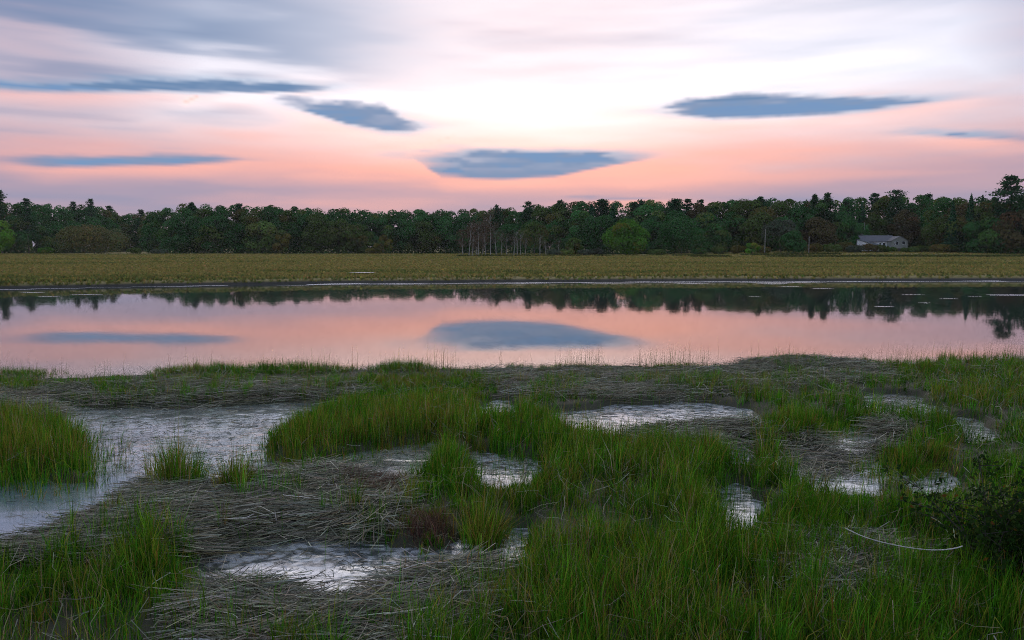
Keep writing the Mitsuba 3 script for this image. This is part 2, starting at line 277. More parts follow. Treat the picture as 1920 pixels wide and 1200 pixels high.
scene['mat_glare_scum'] = {'type': 'bumpmap', 'scale': 1.0, 'map': mikit.proc(scum_relief, eps=0.008),
                           'bsdf': wet({'type': 'principled', 'base_color': mikit.proc(glare_scum), 'roughness': 0.12, 'specular': 1.0}, .12, .50)}
scene['mat_clear_pool'] = {'type': 'bumpmap', 'scale': 1.0, 'map': mikit.proc(lambda p, n, uv: 0.0015 * mikit.noise(p.x * 3.0, p.y * 7.0), eps=0.01),
                           'bsdf': wet({'type': 'principled', 'base_color': rgb(0.17, 0.24, 0.27), 'roughness': 0.04, 'specular': 1.0}, .28, .36)}
scene['mat_pale'] = {'type': 'twosided', 'bsdf': {'type': 'principled', 'base_color': mikit.proc(lambda p, n, uv: mikit.mix((0.45, 0.47, 0.48), (0.85, 0.86, 0.86), mikit.fbm(p.x * 3, p.y * 4, 0.0, 3))), 'roughness': 0.35, 'specular': 0.8}}  # plain pale white for shore strips, flecks and the far pool

# ---------------------------------------------------------------- ground and water
def tag(key, label, cat=None, group=None, kind=None):
    labels[key] = {'label': label}
    for k, val in (('category', cat), ('group', group), ('kind', kind)):
        if val:
            labels[key][k] = val

counts = {}
def numbered(name):
    n = counts.get(name, 0)
    counts[name] = n + 1
    return name if n == 0 else '%s_%03d' % (name, n)

scene['marsh_ground'] = mikit.ply(grid_mesh(XX, YY, ZZ), 'mat_ground', smooth=True)
tag('marsh_ground', 'dark mud and level salt marsh on both sides of the pond', 'ground', kind='structure')

def sheet(polygon, z, spacing=None):
    v, f = trimesh.creation.triangulate_polygon(polygon, engine='earcut')
    v = np.column_stack([v, np.full(len(v), z)])
    t = v[f]
    f = np.where((np.cross(t[:, 1] - t[:, 0], t[:, 2] - t[:, 0])[:, 2] < 0)[:, None], f[:, ::-1], f)
    return v, f

scene['pond'] = mikit.ply(sheet(shapely.box(-600, 17.3, 600, 95), 0.0), 'mat_pond')
tag('pond', 'broad calm pond mirroring the pink sky and the forest', 'water', kind='structure')
POOL_LABELS = {'big_left': 'large scum covered pool left of the central grass bed', 'lower_left': 'clear pale blue pool at the left edge below the large grass clump', 'middle': 'wedge shaped pool under the front edge of the central grass bed',
               'middle_right': 'small bright pool right of the wedge shaped pool', 'upper': 'wide bright pool behind the central grass bed', 'sliver': 'sliver of water at the left end of the upper pool',
               'right_upper': 'pool with straw strewn over it at upper right', 'right_lower': 'oval pool below the straw strewn pool at right', 'thin': 'thin strip of water in front of the right hand grass clump',
               'straw': 'shallow pool criss-crossed by pale straw on the right', 'right_small': 'small round pool at far right among green grass', 'dark_gap': 'dark little pool between tall grass right of centre',
               'front': 'wrinkled white pool in the near foreground left of centre', 'front_right': 'narrow bright pool right of the near foreground pool', 'straw_small': 'little pale puddle in the grey straw heap right of the central grass bed', 'puddle': 'tiny puddle beside the near foreground pool'}
for k, p in POOLS.items():
    key = numbered('pool')
    scene[key] = mikit.ply(sheet(pool_shape(k).buffer(0.5), 0.004 if k in ('puddle', 'thin', 'sliver') else 0.0), 'mat_clear_pool' if k == 'lower_left' else 'mat_scum' if k in ('big_left', 'middle', 'right_lower') else 'mat_glare_scum')
    tag(key, POOL_LABELS[k], 'pool', kind='structure')

# ---------------------------------------------------------------- blades of grass, stalks of straw
def blades(x, y, h, w, base, tip, lean, z=None, curl=1.0):
    """One mesh of bent tapering blades: 5 corners and 3 triangles each. lean (n x 2): how far the tip goes sideways, in parts of h."""
    n = len(x)
    z = height(x, y) - 0.02 if z is None else z
    a = rng.uniform(0, np.pi, n)
    ax = np.stack([np.cos(a), np.sin(a), np.zeros(n)], -1) * (w / 2)[:, None]
    b = np.stack([x, y, z], -1)
    l = np.column_stack([lean, np.zeros(n)]) * h[:, None]
    up = np.zeros((n, 3)); up[:, 2] = h
    sag = np.clip(1 - 0.5 * (lean ** 2).sum(1), .25, 1)[:, None]
    m = b + 0.55 * up + 0.30 * l * curl
    t = b + up * sag + l
    v = np.stack([b - ax, b + ax, m - .75 * ax, m + .75 * ax, t], 1).reshape(-1, 3)
    i = np.arange(n)[:, None] * 5
    f = np.vstack([i + [0, 1, 3], i + [0, 3, 2], i + [2, 3, 4]])
    c = np.stack([base, base, .5 * (base + tip), .5 * (base + tip), tip], 1).reshape(-1, 3)
    return v, f, c

def join(parts):
    at, vs, fs, cs = 0, [], [], []
    for v, f, c in parts:
        vs.append(v); fs.append(f + at); cs.append(c); at += len(v)
    return np.vstack(vs), np.vstack(fs), np.vstack(cs)

GREEN = np.array([(.022, .135, .009), (.038, .185, .011), (.066, .22, .013), (.12, .25, .017), (.20, .25, .026), (.23, .17, .040), (.28, .16, .045), (.34, .28, .16)])
def palette(n, weights, spread=.22, table=GREEN):
    k = rng.choice(len(table), n, p=np.array(weights, float) / np.sum(weights))
    return np.clip(table[k] * np.exp(rng.normal(0, spread, (n, 1))) * np.exp(rng.normal(0, .08, (n, 3))), .005, .7)

def lean_field(x, y, amount=.22, wind=(.05, -.02)):
    g = np.stack([N3(x, y, .8, 61) - .5, N3(x, y, .8, 62) - .5], -1) * 1.1
    return (g + rng.normal(0, .55, (len(x), 2))) * amount + np.array(wind)

def tufted(x, y, per, spread):
    """Gathers points into tufts: every run of "per" points round the first of them. Returns the points and their outward offsets."""
    n = len(x) // per * per
    cx, cy = np.repeat(x[:n:per], per), np.repeat(y[:n:per], per)
    o = rng.normal(0, 1, (n, 2)) * spread * np.repeat(rng.uniform(.5, 1.4, n // per), per)[:, None]
    return cx + o[:, 0], cy + o[:, 1], o / spread, np.repeat(np.arange(n // per), per)

def scatter(polygon, n, edge=0.12):
    x0, y0, x1, y1 = polygon.bounds
    k = int(n * (x1 - x0) * (y1 - y0) / polygon.area * 1.15) + 10
    x, y = rng.uniform(x0, x1, k), rng.uniform(y0, y1, k)
    ok = shapely.contains_xy(polygon, x + edge * rng.normal(size=k), y + edge * rng.normal(size=k))
    return x[ok][:n], y[ok][:n]

def stuff(key, mesh, mat, label, cat, kind='stuff'):
    v, f, c = mesh
    scene[key] = mikit.ply((v, f), mat, color=c)
    tag(key, label, cat, kind=kind)

CL = {k: poly(p) for k, p in CLUMPS.items()}
clumps_union = shapely.union_all(list(CL.values()))

# open marsh: everything on the near bank that is neither pool, wrack nor a clump of its own
view = Polygon([(-4.6, 4.4), (4.6, 4.4), (16.5, 21.5), (-16.5, 21.5)])
def marsh(n, seed):
    u = rng.uniform(0, 1, n)
    y = np.sqrt(4.6 ** 2 + u * (21.6 ** 2 - 4.6 ** 2)) if seed else rng.uniform(4.6, 13, n)
    x = rng.uniform(-1, 1, n) * (0.78 * y + 1.5)
    return x, y

x, y = np.hstack([marsh(212000, 1), marsh(168000, 0)])
x, y, off, tid = tufted(x, y, 15, .042)
sd, wr = grid_at(SD, x, y), grid_at(WR, x, y)
cx, cy = (np.repeat(q[::15], 15) for q in (x, y))
patch = N3(cx, cy, 1.0, 71) + .55 * (N3(cx, cy, .30, 72) - .5)
lush = np.clip(sstep(.36, .60, patch) + .18 * sstep(9.5, 7.5, cy) + .30 * sstep(14.5, 17, cy), 0, 1)
nt = len(x) // 15
per_tuft = lambda a: np.repeat(a, 15)
keep = per_tuft(rng.uniform(0, 1, nt)) < (0.55 + 0.45 * lush) * (1 - np.where(cy > 14.3, .12, .90) * sstep(.35, .8, wr))
keep &= rng.uniform(0, 1, len(x)) < np.where(sd > .02, 1, np.where(sd > -.10, .08, 0.0))
keep &= ~shapely.contains_xy(clumps_union, cx, cy)
keep &= ~((x < -1.7) & (y < 5.9 + 0.25 * (x + 4)) & (rng.uniform(size=len(x)) < .75))         # the bare dark corner in front of the camera
gold = N3(cx, cy, 1.7, 75)
far_band = sstep(14.5, 16.5, y)
th = per_tuft(rng.uniform(.65, 1.2, nt))
h = (0.12 + 0.36 * lush * (0.40 + 1.2 * N3(cx, cy, .42, 73))) * th * rng.uniform(.6, 1.2, len(x)) * (1 - .35 * far_band)
h *= .55 + .45 * sstep(.0, .35, sd)
h = np.where(y < 16.0, below_pool_view(x, y, h), h)
h *= 1 - .50 * sstep(17.0, 18.2, y) * (x < 6) - .30 * sstep(-8.0, -8.8, x) * sstep(16.2, 17.2, y)
w = rng.uniform(.0045, .0095, len(x)) * (1 + .25 * sstep(9, 18, y))
tone = per_tuft(np.exp(rng.normal(0, .36, nt)))[:, None]
cb = palette(len(x), (4, 5, 4, 2, 1, .3, .1, .5)) * tone
dry = per_tuft(rng.uniform(size=nt)) < (.08 + .42 * sstep(.44, .62, gold) + .25 * far_band)
cb = np.where((dry & (rng.uniform(size=len(x)) < .75))[:, None], palette(len(x), (0, 0, 1, 3, 4, 3, 1.5, 2)), cb)
ct = np.clip(cb * np.exp(rng.normal(.18, .2, (len(x), 1))) + np.array([.035, .016, 0]), 0, .6)
lean = lean_field(cx, cy, .30) * .6 + off * .16 + rng.normal(0, .10, (len(x), 2)) + np.where((rng.uniform(size=len(x)) < .08)[:, None], rng.normal(0, .55, (len(x), 2)), 0)
x, y, h, w, cb, ct, lean = (q[keep] for q in (x, y, h, w, cb, ct, lean))
stuff('marsh_grass', blades(x, y, h, w, cb, ct, lean), 'mat_blade', 'green and straw coloured marsh grass growing all over the near bank', 'grass')

# clumps that stand apart: each its own thing
G1, GOLD, TAN = (4, 5, 5, 3, 1.5, .6, .2, .2), (1, 2, 3, 4, 4, 3, 2, .6), (0, 1, 2, 3, 3, 3, 2, 3)

def clump(polygon, n, hmin, hmax, weights, width=(.005, .010), amount=.2, tipw=None, rim=0.25, per=12):
    x, y = scatter(polygon.buffer(min(.25, .12 * polygon.area ** .5)), n, min(.22, .10 * polygon.area ** .5))
    x, y, off, tid = tufted(x, y, per, .035)
    nt = len(x) // per
    pt = lambda a: np.repeat(a, per)
    d = shapely.distance(polygon.boundary, shapely.points(x, y)) * np.where(shapely.contains_xy(polygon, x, y), 1, 0)
    hh = .80 * pt(rng.uniform(hmin, hmax, nt)) * rng.uniform(.7, 1.15, len(x)) * (.72 + .28 * sstep(0, rim, d)) * (.70 + .6 * N3(x, y, .6, 81)) * (1 - .55 * sstep(12.8, 16.0, y) * (y < 18))
    hh = np.where((y < 16) & (polygon.area > .5), below_pool_view(x, y, hh, .7), hh)
    lean = lean_field(x, y, amount) * .7 + off * .13
    c0 = np.array(polygon.centroid.coords[0])
    out = np.stack([x, y], -1) - c0
    out /= np.linalg.norm(out, axis=1, keepdims=True) + 1e-6
    lean = lean + out * (.16 * sstep(rim, 0, d))[:, None]
    cb = palette(len(x), weights) * pt(np.exp(rng.normal(0, .33, nt)))[:, None]
    g = sstep(.40, .66, N3(x, y, 1.1, 83))[:, None]
    cb = np.where(rng.uniform(size=(len(x), 1)) < g, palette(len(x), tipw or weights), cb)
    u = rng.uniform(size=len(x))
    tall, bent = (u < .035) & (hh > .18), u > .93
    hh = np.where(tall, hh * rng.uniform(1.2, 1.6, len(x)), hh)
    cb = np.where(tall[:, None], palette(len(x), TAN), cb)
    lean = lean * np.where(tall, .5, 1)[:, None] + np.where(bent[:, None], rng.normal(0, .55, (len(x), 2)), 0)
    ct = np.clip(cb * np.exp(rng.normal(.2, .22, (len(x), 1))) + np.array([.02, .008, 0]), 0, .6)
    return blades(x, y, hh, rng.uniform(*width, len(x)), cb, ct, lean, z=np.maximum(height(x, y), -.1) - .02)

for k, n, h0, h1, wts, tw, name, label in (
        ('left', 20000, .42, .74, G1, GOLD, 'grass_clump', 'large green and gold cordgrass clump at the left edge between two pools'),
        ('center', 42000, .34, .62, G1, GOLD, 'grass_clump', 'big tongue shaped bed of cordgrass in the middle of the near marsh'),
        ('island_left', 6500, .26, .46, G1, GOLD, 'grass_clump', 'dark grass islet in the pond at the left edge'),
        ('island_long', 11000, .26, .44, G1, GOLD, 'grass_clump', 'long low grass islet on the pond bank left of centre'),
        ('island_small', 2600, .22, .42, G1, GOLD, 'grass_clump', 'small dark grass islet on the bank near the contrail reflection'),
        ('sparse', 1000, .75, 1.25, TAN, G1, 'grass_tuft', 'upright sparse tuft of tall grass at the front of the scummy pool'),
        ('sparse_small', 420, .6, 1.0, TAN, G1, 'grass_tuft', 'thin small tuft of grass right of the upright tuft'),
        ('right', 9000, .34, .60, G1, GOLD, 'grass_clump', 'dense green grass clump between the pools on the right'),
        ('tawny', 900, .6, .95, GOLD, GOLD, 'grass_tuft', 'tawny upright tuft of grass behind the narrow bright pool'),
        ('spur', 2600, .22, .44, G1, GOLD, 'grass_clump', 'small green clump on the far side of the scummy pool at left'),
        ('gap', 4200, .34, .58, G1, G1, 'grass_clump', 'green clump between the wedge shaped pool and the small bright pool'),
        ('right_mid', 5200, .34, .60, G1, GOLD, 'grass_clump', 'green clump right of the straw filled pool')):
    key = numbered(name)
    v, f, c = clump(CL[k], n, h0, h1, wts, tipw=tw)
    scene[key] = mikit.ply((v, f), 'mat_blade', color=c)
    tag(key, label, 'grass clump')

# single tall stems along the pond's edge, dark against the water
n = 3200
x = rng.uniform(-15.5, 16, n)
y = np.interp(x, *np.array(SHORE).T) - np.abs(rng.normal(0, .45, n)) - .05
ok = rng.uniform(size=n) < .1 + .9 * sstep(.45, .65, N3(x, y * 0, .9, 91))
x, y = x[ok], y[ok]
hh = rng.uniform(.2, .85, len(x)) * rng.uniform(.5, 1, len(x))
cb = palette(len(x), TAN) * .8
m1 = blades(x, y, hh, rng.uniform(.005, .009, len(x)), cb, cb, lean_field(x, y, .12))
stuff('shore_stems', m1, 'mat_blade', 'scattered tall dry stems standing along the bank against the bright pond', 'grass')

# stems standing in the pools
xs_, ys_ = [], []
for k, n in (('big_left', 260), ('front', 260), ('upper', 240), ('middle', 120), ('middle_right', 120), ('right_upper', 120), ('right_lower', 80), ('front_right', 150), ('dark_gap', 120), ('straw', 90), ('right_small', 90)):
    a, b = scatter(poly(POOLS[k]), n * 3)
    ok = np.exp(-np.abs(grid_at(SD, a, b)) / .13) > rng.uniform(size=len(a)) * 1.1
    xs_.append(a[ok][:n]); ys_.append(b[ok][:n])
x, y = np.hstack(xs_), np.hstack(ys_)
cb = palette(len(x), G1)
m1 = blades(x, y, rng.uniform(.15, .5, len(x)), rng.uniform(.004, .007, len(x)), cb, cb, lean_field(x, y, .3), z=np.full(len(x), -.03))
stuff('pool_stems', m1, 'mat_blade', 'loose green stems standing in the edges of the pools', 'grass')

# wrack: mats of dead reed straw
def stalks(x, y, ang, length, w, z, col, bend=.26, pitch=.08):
    n = len(x)
    d = np.stack([np.cos(ang), np.sin(ang), rng.normal(0, pitch, n)], -1)
    s = np.stack([-np.sin(ang), np.cos(ang), np.zeros(n)], -1)
    roll = rng.normal(0, .8, n)
    wv = (s * np.cos(roll)[:, None] + np.array([0, 0, 1.0]) * np.sin(roll)[:, None]) * (w / 2)[:, None]
    b = (rng.normal(0, bend, n) * length)[:, None] * s
    c0 = np.stack([x, y, z], -1)
    p = [c0 - d * length[:, None] / 2 + b * .5, c0 + np.array([0, 0, .02]) * rng.normal(0, 1, (n, 1)), c0 + d * length[:, None] / 2 + b * .5]
    v = np.stack([q + e * wv for q in p for e in (-1, 1)], 1).reshape(-1, 3)
    i = np.arange(n)[:, None] * 6
    f = np.vstack([i + [0, 1, 3], i + [0, 3, 2], i + [2, 3, 5], i + [2, 5, 4]])
    return v, f, np.repeat(col, 6, 0)

STRAW = np.array([(.30, .30, .20), (.22, .225, .15), (.50, .50, .38), (.14, .14, .09), (.09, .095, .06), (.26, .21, .11)])
def mat_of(polygon, n, direction, spread, thick=.10, lmin=.25, lmax=.85, z0=None):
    x, y = scatter(polygon, n)
    wet = grid_at(SD, x, y)
    ok = rng.uniform(size=len(x)) < np.where(wet > 0, 1, np.where(wet > -.18, .5, .03))
    x, y = x[ok], y[ok]
    a = direction + 1.8 * (N3(x, y, 1.3, 51) - .5) + rng.normal(0, spread, len(x))
    L = rng.uniform(lmin, lmax, len(x))
    base = np.maximum(height(x, y), -.005) if z0 is None else z0
    z = base + rng.uniform(.005, thick, len(x)) * (.4 + 1.2 * N3(x, y, .5, 53))
    return stalks(x, y, a, L, rng.uniform(.004, .0085, len(x)), z, palette(len(x), (3, 4, 1.4, 3, 2, .8), .25, STRAW))

WR_SPEC = {'band_left': (5500, .1, .5, .14, 'flattened straw along the far side of the scummy pool'), 'mat_left': (21000, .12, .28, .13, 'broad mat of combed dead reeds curving round the clear pool at left'),
           'mat_mid': (4200, .6, .9, .14, 'tangled straw beside the rusty plants left of centre'), 'mat_front': (11000, .25, .5, .16, 'mat of dead reeds in front of the near foreground pool'),
           'mat_upper': (8000, .1, .6, .14, 'trampled straw along the pond bank right of centre'), 'mat_right': (5200, -.3, .6, .16, 'grey heap of straw right of the central grass bed'),
           'mat_right_far': (6500, .5, .7, .12, 'straw strewn mud between the pools on the right'), 'mat_grey': (5200, .3, .8, .14, 'pale grey straw behind the left grass clump'),
           'mat_low_right': (3600, .3, .8, .15, 'dark tangle of dead grass at lower right'), 'mat_mound': (4500, .1, .5, .16, 'low mound of straw on the bank right of centre')}
for k, (n, a, s, t, label) in WR_SPEC.items():
    stuff(numbered('straw_mat'), mat_of(mound_polys[k], n, a, s, t), 'mat_straw', label, 'straw')

# dead thatch lying between the living grass everywhere, and bits afloat on the pools
x, y = marsh(20000, 1)
ok = (grid_at(SD, x, y) > -.02)
x, y = x[ok], y[ok]
stuff('thatch', stalks(x, y, rng.uniform(0, np.pi, len(x)), rng.uniform(.10, .38, len(x)), rng.uniform(.003, .007, len(x)), height(x, y) + below_pool_view(x, y, rng.uniform(.01, .24, len(x)), 1.0), palette(len(x), (3, 4, 1, 3, 2, 1), .25, STRAW), pitch=.55),
      'mat_straw', 'dead grass lying tangled between the living blades', 'grass')
parts = []
for k, n in (('big_left', 1800), ('lower_left', 60), ('middle', 420), ('middle_right', 180), ('upper', 300), ('right_upper', 500), ('right_lower', 260), ('straw', 900), ('thin', 160), ('front', 200), ('front_right', 60), ('puddle', 120), ('right_small', 90), ('dark_gap', 80)):
    x, y = scatter(poly(POOLS[k]), n)
    long_ = k in ('straw', 'right_upper', 'puddle')
    parts.append(stalks(x, y, rng.normal(.1, .7, len(x)), rng.uniform(.04, .22, len(x)) * (2.6 if long_ else 1), rng.uniform(.004, .010, len(x)), np.full(len(x), .008) + rng.uniform(0, .012, len(x)),
                        palette(len(x), (2, 3, 1, 3, 3, .5), .3, STRAW), pitch=.02))
stuff('floating_straw', join(parts), 'mat_straw', 'short bits of straw afloat on the marsh pools', 'straw')

# rusty glasswort
for k, label in (('rust', 'reddish brown glasswort patch left of the central marsh'), ('rust2', 'dark red glasswort patch behind the near foreground pool')):
    x, y = scatter(poly(RUSTY[k]), 3600 if k == 'rust' else 650)
    cb = palette(len(x), (3, 3, 2, 2), .3, np.array([(.15, .075, .055), (.18, .105, .07), (.11, .07, .06), (.22, .17, .10)]))
    key = numbered('glasswort')
    v, f, c = blades(x, y, rng.uniform(.10, .30, len(x)), rng.uniform(.004, .009, len(x)), cb, cb, rng.normal(0, .45, (len(x), 2)))
    scene[key] = mikit.ply((v, f), 'mat_blade', color=c)
    tag(key, label, 'plant')

# ---------------------------------------------------------------- tubes: canes, stems, trunks
def tube(points, radii, sides=6):
    p = np.asarray(points, float)
    t = np.gradient(p, axis=0)
    t /= np.linalg.norm(t, axis=1, keepdims=True) + 1e-12
    ref = np.where(np.abs(t[:, 2:]) < .9, [[0, 0, 1.0]], [[1.0, 0, 0]])
    a = np.cross(t, ref); a /= np.linalg.norm(a, axis=1, keepdims=True) + 1e-12
    b, g = np.cross(t, a), np.arange(sides) * 2 * np.pi / sides
    r = np.broadcast_to(radii, (len(p),))[:, None, None]
    v = (p[:, None] + r * (np.cos(g)[None, :, None] * a[:, None] + np.sin(g)[None, :, None] * b[:, None])).reshape(-1, 3)
    i, j = np.meshgrid(np.arange(len(p) - 1), np.arange(sides), indexing='ij')
    q = np.stack([i * sides + j, (i + 1) * sides + j, (i + 1) * sides + (j + 1) % sides, i * sides + (j + 1) % sides], -1).reshape(-1, 4)
    return v, np.vstack([q[:, [0, 1, 2]], q[:, [0, 2, 3]]])

def join2(parts):
    at, vs, fs = 0, [], []
    for v, f in parts:
        vs.append(v); fs.append(f + at); at += len(v)
    return np.vstack(vs), np.vstack(fs)

def curve(pts, n=24):
    from scipy.interpolate import CubicSpline
    p = np.array(pts, float)
    s = np.linspace(0, 1, len(p))
    return CubicSpline(s, p)(np.linspace(0, 1, n))

scene['mat_cane'] = {'type': 'twosided', 'bsdf': {'type': 'principled', 'base_color': mikit.proc(lambda p, n, uv: mikit.mix((0.55, 0.54, 0.50), (0.75, 0.74, 0.70), mikit.fbm(p.x * 30, p.y * 30, 0.0, 2))), 'roughness': 0.45}}
scene['mat_reed'] = {'type': 'twosided', 'bsdf': {'type': 'principled', 'base_color': mikit.proc(lambda p, n, uv: mikit.mix((0.30, 0.27, 0.22), (0.50, 0.46, 0.40), mikit.fbm(p.x * 30, p.y * 30, 0.0, 2))), 'roughness': 0.5}}
scene['curved_cane'] = mikit.ply(tube(curve([(2.95, 6.87, .55), (3.07, 6.72, .52), (3.23, 6.62, .50), (3.44, 6.44, .52), (3.67, 6.31, .60)]), np.linspace(.0032, .0050, 24)), 'mat_cane', smooth=True)
tag('curved_cane', 'long pale curved cane lying across the grass at lower right', 'cane')
REED = [((-4.48, 8.32, .16), (-4.36, 8.12, .24), (-4.17, 7.98, .17)), ((-4.42, 8.10, .18), (-4.30, 8.10, .32)), ((-4.02, 8.02, .16), (-3.93, 8.18, .30)), ((-3.98, 8.06, .17), (-3.80, 8.02, .28), (-3.95, 7.82, .16)),
        ((-3.05, 8.22, .17), (-3.11, 8.30, .30)), ((-2.45, 8.10, .15), (-2.49, 8.16, .28))]
for i, p in enumerate(REED):
    p = np.array(p); q = np.vstack([p[j] + (p[j + 1] - p[j]) * np.linspace(0, 1, 5)[:, None] for j in range(len(p) - 1)])
    key = numbered('broken_reed')
    scene[key] = mikit.ply(tube(q, .0062, 6), 'mat_reed', smooth=True)
    tag(key, 'pale broken reed sticking out of the combed reed mat at left', 'reed', 'broken reeds on the reed mat')

# ---------------------------------------------------------------- leaves
def leaf_faces(p, nrm, size, col, jitter=.75, quad=False):
    """Triangles (or bent quads) the size of a leaf or a spray of leaves, facing roughly along nrm."""
    n = len(p)
    q = nrm + rng.normal(0, jitter, (n, 3))
    q /= np.linalg.norm(q, axis=1, keepdims=True) + 1e-9
    a = np.cross(q, rng.normal(size=(n, 3))); a /= np.linalg.norm(a, axis=1, keepdims=True) + 1e-9
    b = np.cross(q, a)
    s = size[:, None]
    if quad:
        v = np.stack([p - a * s * .5, p - b * s * .28, p + a * s * .5, p + b * s * .28], 1).reshape(-1, 3)
        i = np.arange(n)[:, None] * 4
        return v, np.vstack([i + [0, 1, 2], i + [0, 2, 3]]), np.repeat(col, 4, 0)
    v = np.stack([p - a * s * .5 - b * s * .3, p + a * s * .5 - b * s * .3 * rng.uniform(.3, 1.4, (n, 1)), p + b * s * .6], 1).reshape(-1, 3)
    return v, np.arange(3 * n).reshape(-1, 3), np.repeat(col, 3, 0)

def unit(n):
    d = rng.normal(size=(n, 3))
    return d / np.linalg.norm(d, axis=1, keepdims=True)

def shade_of(base, n, spread=.22):
    return np.clip(np.array(base) * np.exp(rng.normal(0, spread, (n, 1))) * np.exp(rng.normal(0, .07, (n, 3))), .004, .6)

def crown_broad(H, R, low, n, colours, size, lobes=17, vary=.16):
    """Rounded crown of many leafy boughs, from near the ground to the top."""
    parts = []
    per = n // lobes
    tone = np.exp(rng.normal(0, vary))
    for j in range(lobes):
        t = (j + rng.uniform(0, 1)) / lobes                     # 0 at the foot, 1 at the top
        prof = (1 - abs(2 * t - .85) ** 2.6 / 1.15 ** 2.6 * .98) ** .5 * (.80 + .20 * sstep(0, .3, t))
        r = R * rng.uniform(.34, .52)
        a = rng.uniform(0, 2 * np.pi)
        rad = max(0, R * prof - r * .6) * rng.uniform(.75, 1.0) ** .5
        c = np.array([rad * np.cos(a), rad * np.sin(a), low + r * .7 + t * (H - low - 1.5 * r)])
        e = unit(per)
        e[:, 2] = np.where(rng.uniform(size=per) < .55, np.abs(e[:, 2]), e[:, 2])
        rr = r * rng.uniform(.72, 1.08, per) ** .6
        p = c + e * rr[:, None] * np.array([1, 1, .82])
        col = colours[rng.integers(len(colours))] if rng.uniform() < .35 else colours[0]
        parts.append(leaf_faces(p, e, size * rng.uniform(.6, 1.35, per), shade_of(np.array(col) * tone * np.exp(rng.normal(0, .13)), per, .07), jitter=.22))
    return join(parts)

def crown_pine(H, R, low, n, colours, size):
    """Open, layered white pine: flat plumes at the ends of level boughs."""
    parts, limbs = [], []
    levels = np.linspace(low, H * .985, int(rng.integers(12, 17)))
    per = max(6, n // (len(levels) * 5))
    for z0 in levels:
        z = z0
        t = (z - low) / (H - low)
        reach = R * (1 - .72 * t ** 1.5) * rng.uniform(.65, 1.1)
        if t > .93:
            reach = R * .22
        for a in rng.uniform(0, 2 * np.pi) + np.arange(5) * 1.257 + rng.normal(0, .35, 5):
            L = reach * rng.uniform(.45, 1.15)
            if rng.uniform() < .12:
                continue
            z = z0 + rng.normal(0, .045) * (H - low) * (1 - t)
            u = np.array([np.cos(a), np.sin(a), .0])
            rise = L * rng.uniform(.05, .32)
            s = rng.uniform(.35, 1.08, per)
            p = np.array([0, 0, z]) + u * (L * s)[:, None] + np.array([0, 0, 1.0]) * (rise * s ** 1.5)[:, None]
            p += rng.normal(0, 1, (per, 3)) * np.array([.18 * L + .25, .18 * L + .25, .42])
            parts.append(leaf_faces(p, np.tile([0, 0, 1.0], (per, 1)), size * rng.uniform(.6, 1.3, per), shade_of(colours[rng.integers(len(colours))], per, .12), jitter=.45))
            limbs.append(tube([(0, 0, z), tuple(u * L * .9 + np.array([0, 0, z + rise * .8]))], [.09, .03], 3))
    return join(parts), limbs

def crown_spruce(H, R, low, n, colours, size):
    z = low + (H - low) * (1 - np.sqrt(rng.uniform(0, 1, n)))
    t = (z - low) / (H - low)
    lay = .72 + .28 * np.abs(np.sin(z * 2.4 + rng.normal(0, .2, n)))
    a = rng.uniform(0, 2 * np.pi, n)
    r = R * (1 - t) ** .9 * lay * rng.uniform(.45, 1.05, n) * (1 + .18 * np.sin(3 * a + z))
    p = np.stack([r * np.cos(a), r * np.sin(a), z - .18 * r], -1)
    e = np.stack([np.cos(a), np.sin(a), np.full(n, .7)], -1)
    return leaf_faces(p, e, size * rng.uniform(.6, 1.2, n), shade_of(colours[0], n, .2), jitter=.5)

def trunk_mesh(H, r, limbs=(), lean=0.0, sides=6):
    k = np.linspace(0, 1, 5)
    w = rng.normal(0, .012 * H, (5, 2)) * k[:, None]
    pts = np.column_stack([w[:, 0] + lean * H * k, w[:, 1], k * H - .4 * (1 - k)])
    return join2([tube(pts, r * (1 - .8 * k), sides)] + list(limbs))

DARK = [(.052, .155, .046), (.074, .16, .040), (.108, .16, .040)]
DEEP = [(.036, .120, .054), (.050, .13, .050)]
OLIVE = [(.095, .155, .040), (.115, .145, .040), (.145, .135, .042)]
RUSSET = [(.110, .098, .042), (.14, .088, .042), (.085, .105, .042)]
BRIGHT = [(.10, .25, .034), (.13, .25, .038), (.19, .22, .036)]
GREYISH = [(.095, .125, .080), (.080, .112, .072)]
GOLDEN = [(.16, .15, .04), (.20, .135, .04), (.12, .14, .045)]

def place(key, v, x, y, z):
    return v + np.array([x, y, z])

def make_tree(name, kind, X, Y, H, R, low, colours, label, cat='tree', group=None, n=2300, size=.95, lean=0.0):
    key = numbered(name)
    z = float(height(np.array([X]), np.array([Y]))[0])
    limbs = []
    if kind == 'pine':
        crown, limbs = crown_pine(H, R, low, n, colours, size)
    elif kind == 'spruce':
        crown = crown_spruce(H, R, low, n, colours, size)
    else:
        crown = crown_broad(H, R, low, n, colours, size, lobes=int(rng.integers(15, 22)), vary=.16 if name == 'forest_tree' else 0.0)
        for a in rng.uniform(0, 6.28, 4):
            limbs.append(tube([(0, 0, H * .3), (np.cos(a) * R * .5, np.sin(a) * R * .5, H * rng.uniform(.5, .75))], [.014 * H * .5, .05], 4))
    v, f, c = crown
    at = np.array([X, Y, z - .1])
    scene[key + '__crown'] = mikit.ply((v + at, f), 'mat_leaf', color=c)
    tv, tf = trunk_mesh(H * (.95 if kind != 'broad' else .7), .014 * H, limbs, lean)
    scene[key + '__trunk'] = mikit.ply((tv + at, tf), 'mat_bark')
    tag(key, label, cat, group)
    return key

def spot(px, D):
    """Metres to the right of the view's axis for a bearing given as in the plan (960 is straight ahead)."""
    return (px - 960) / 1495 * D

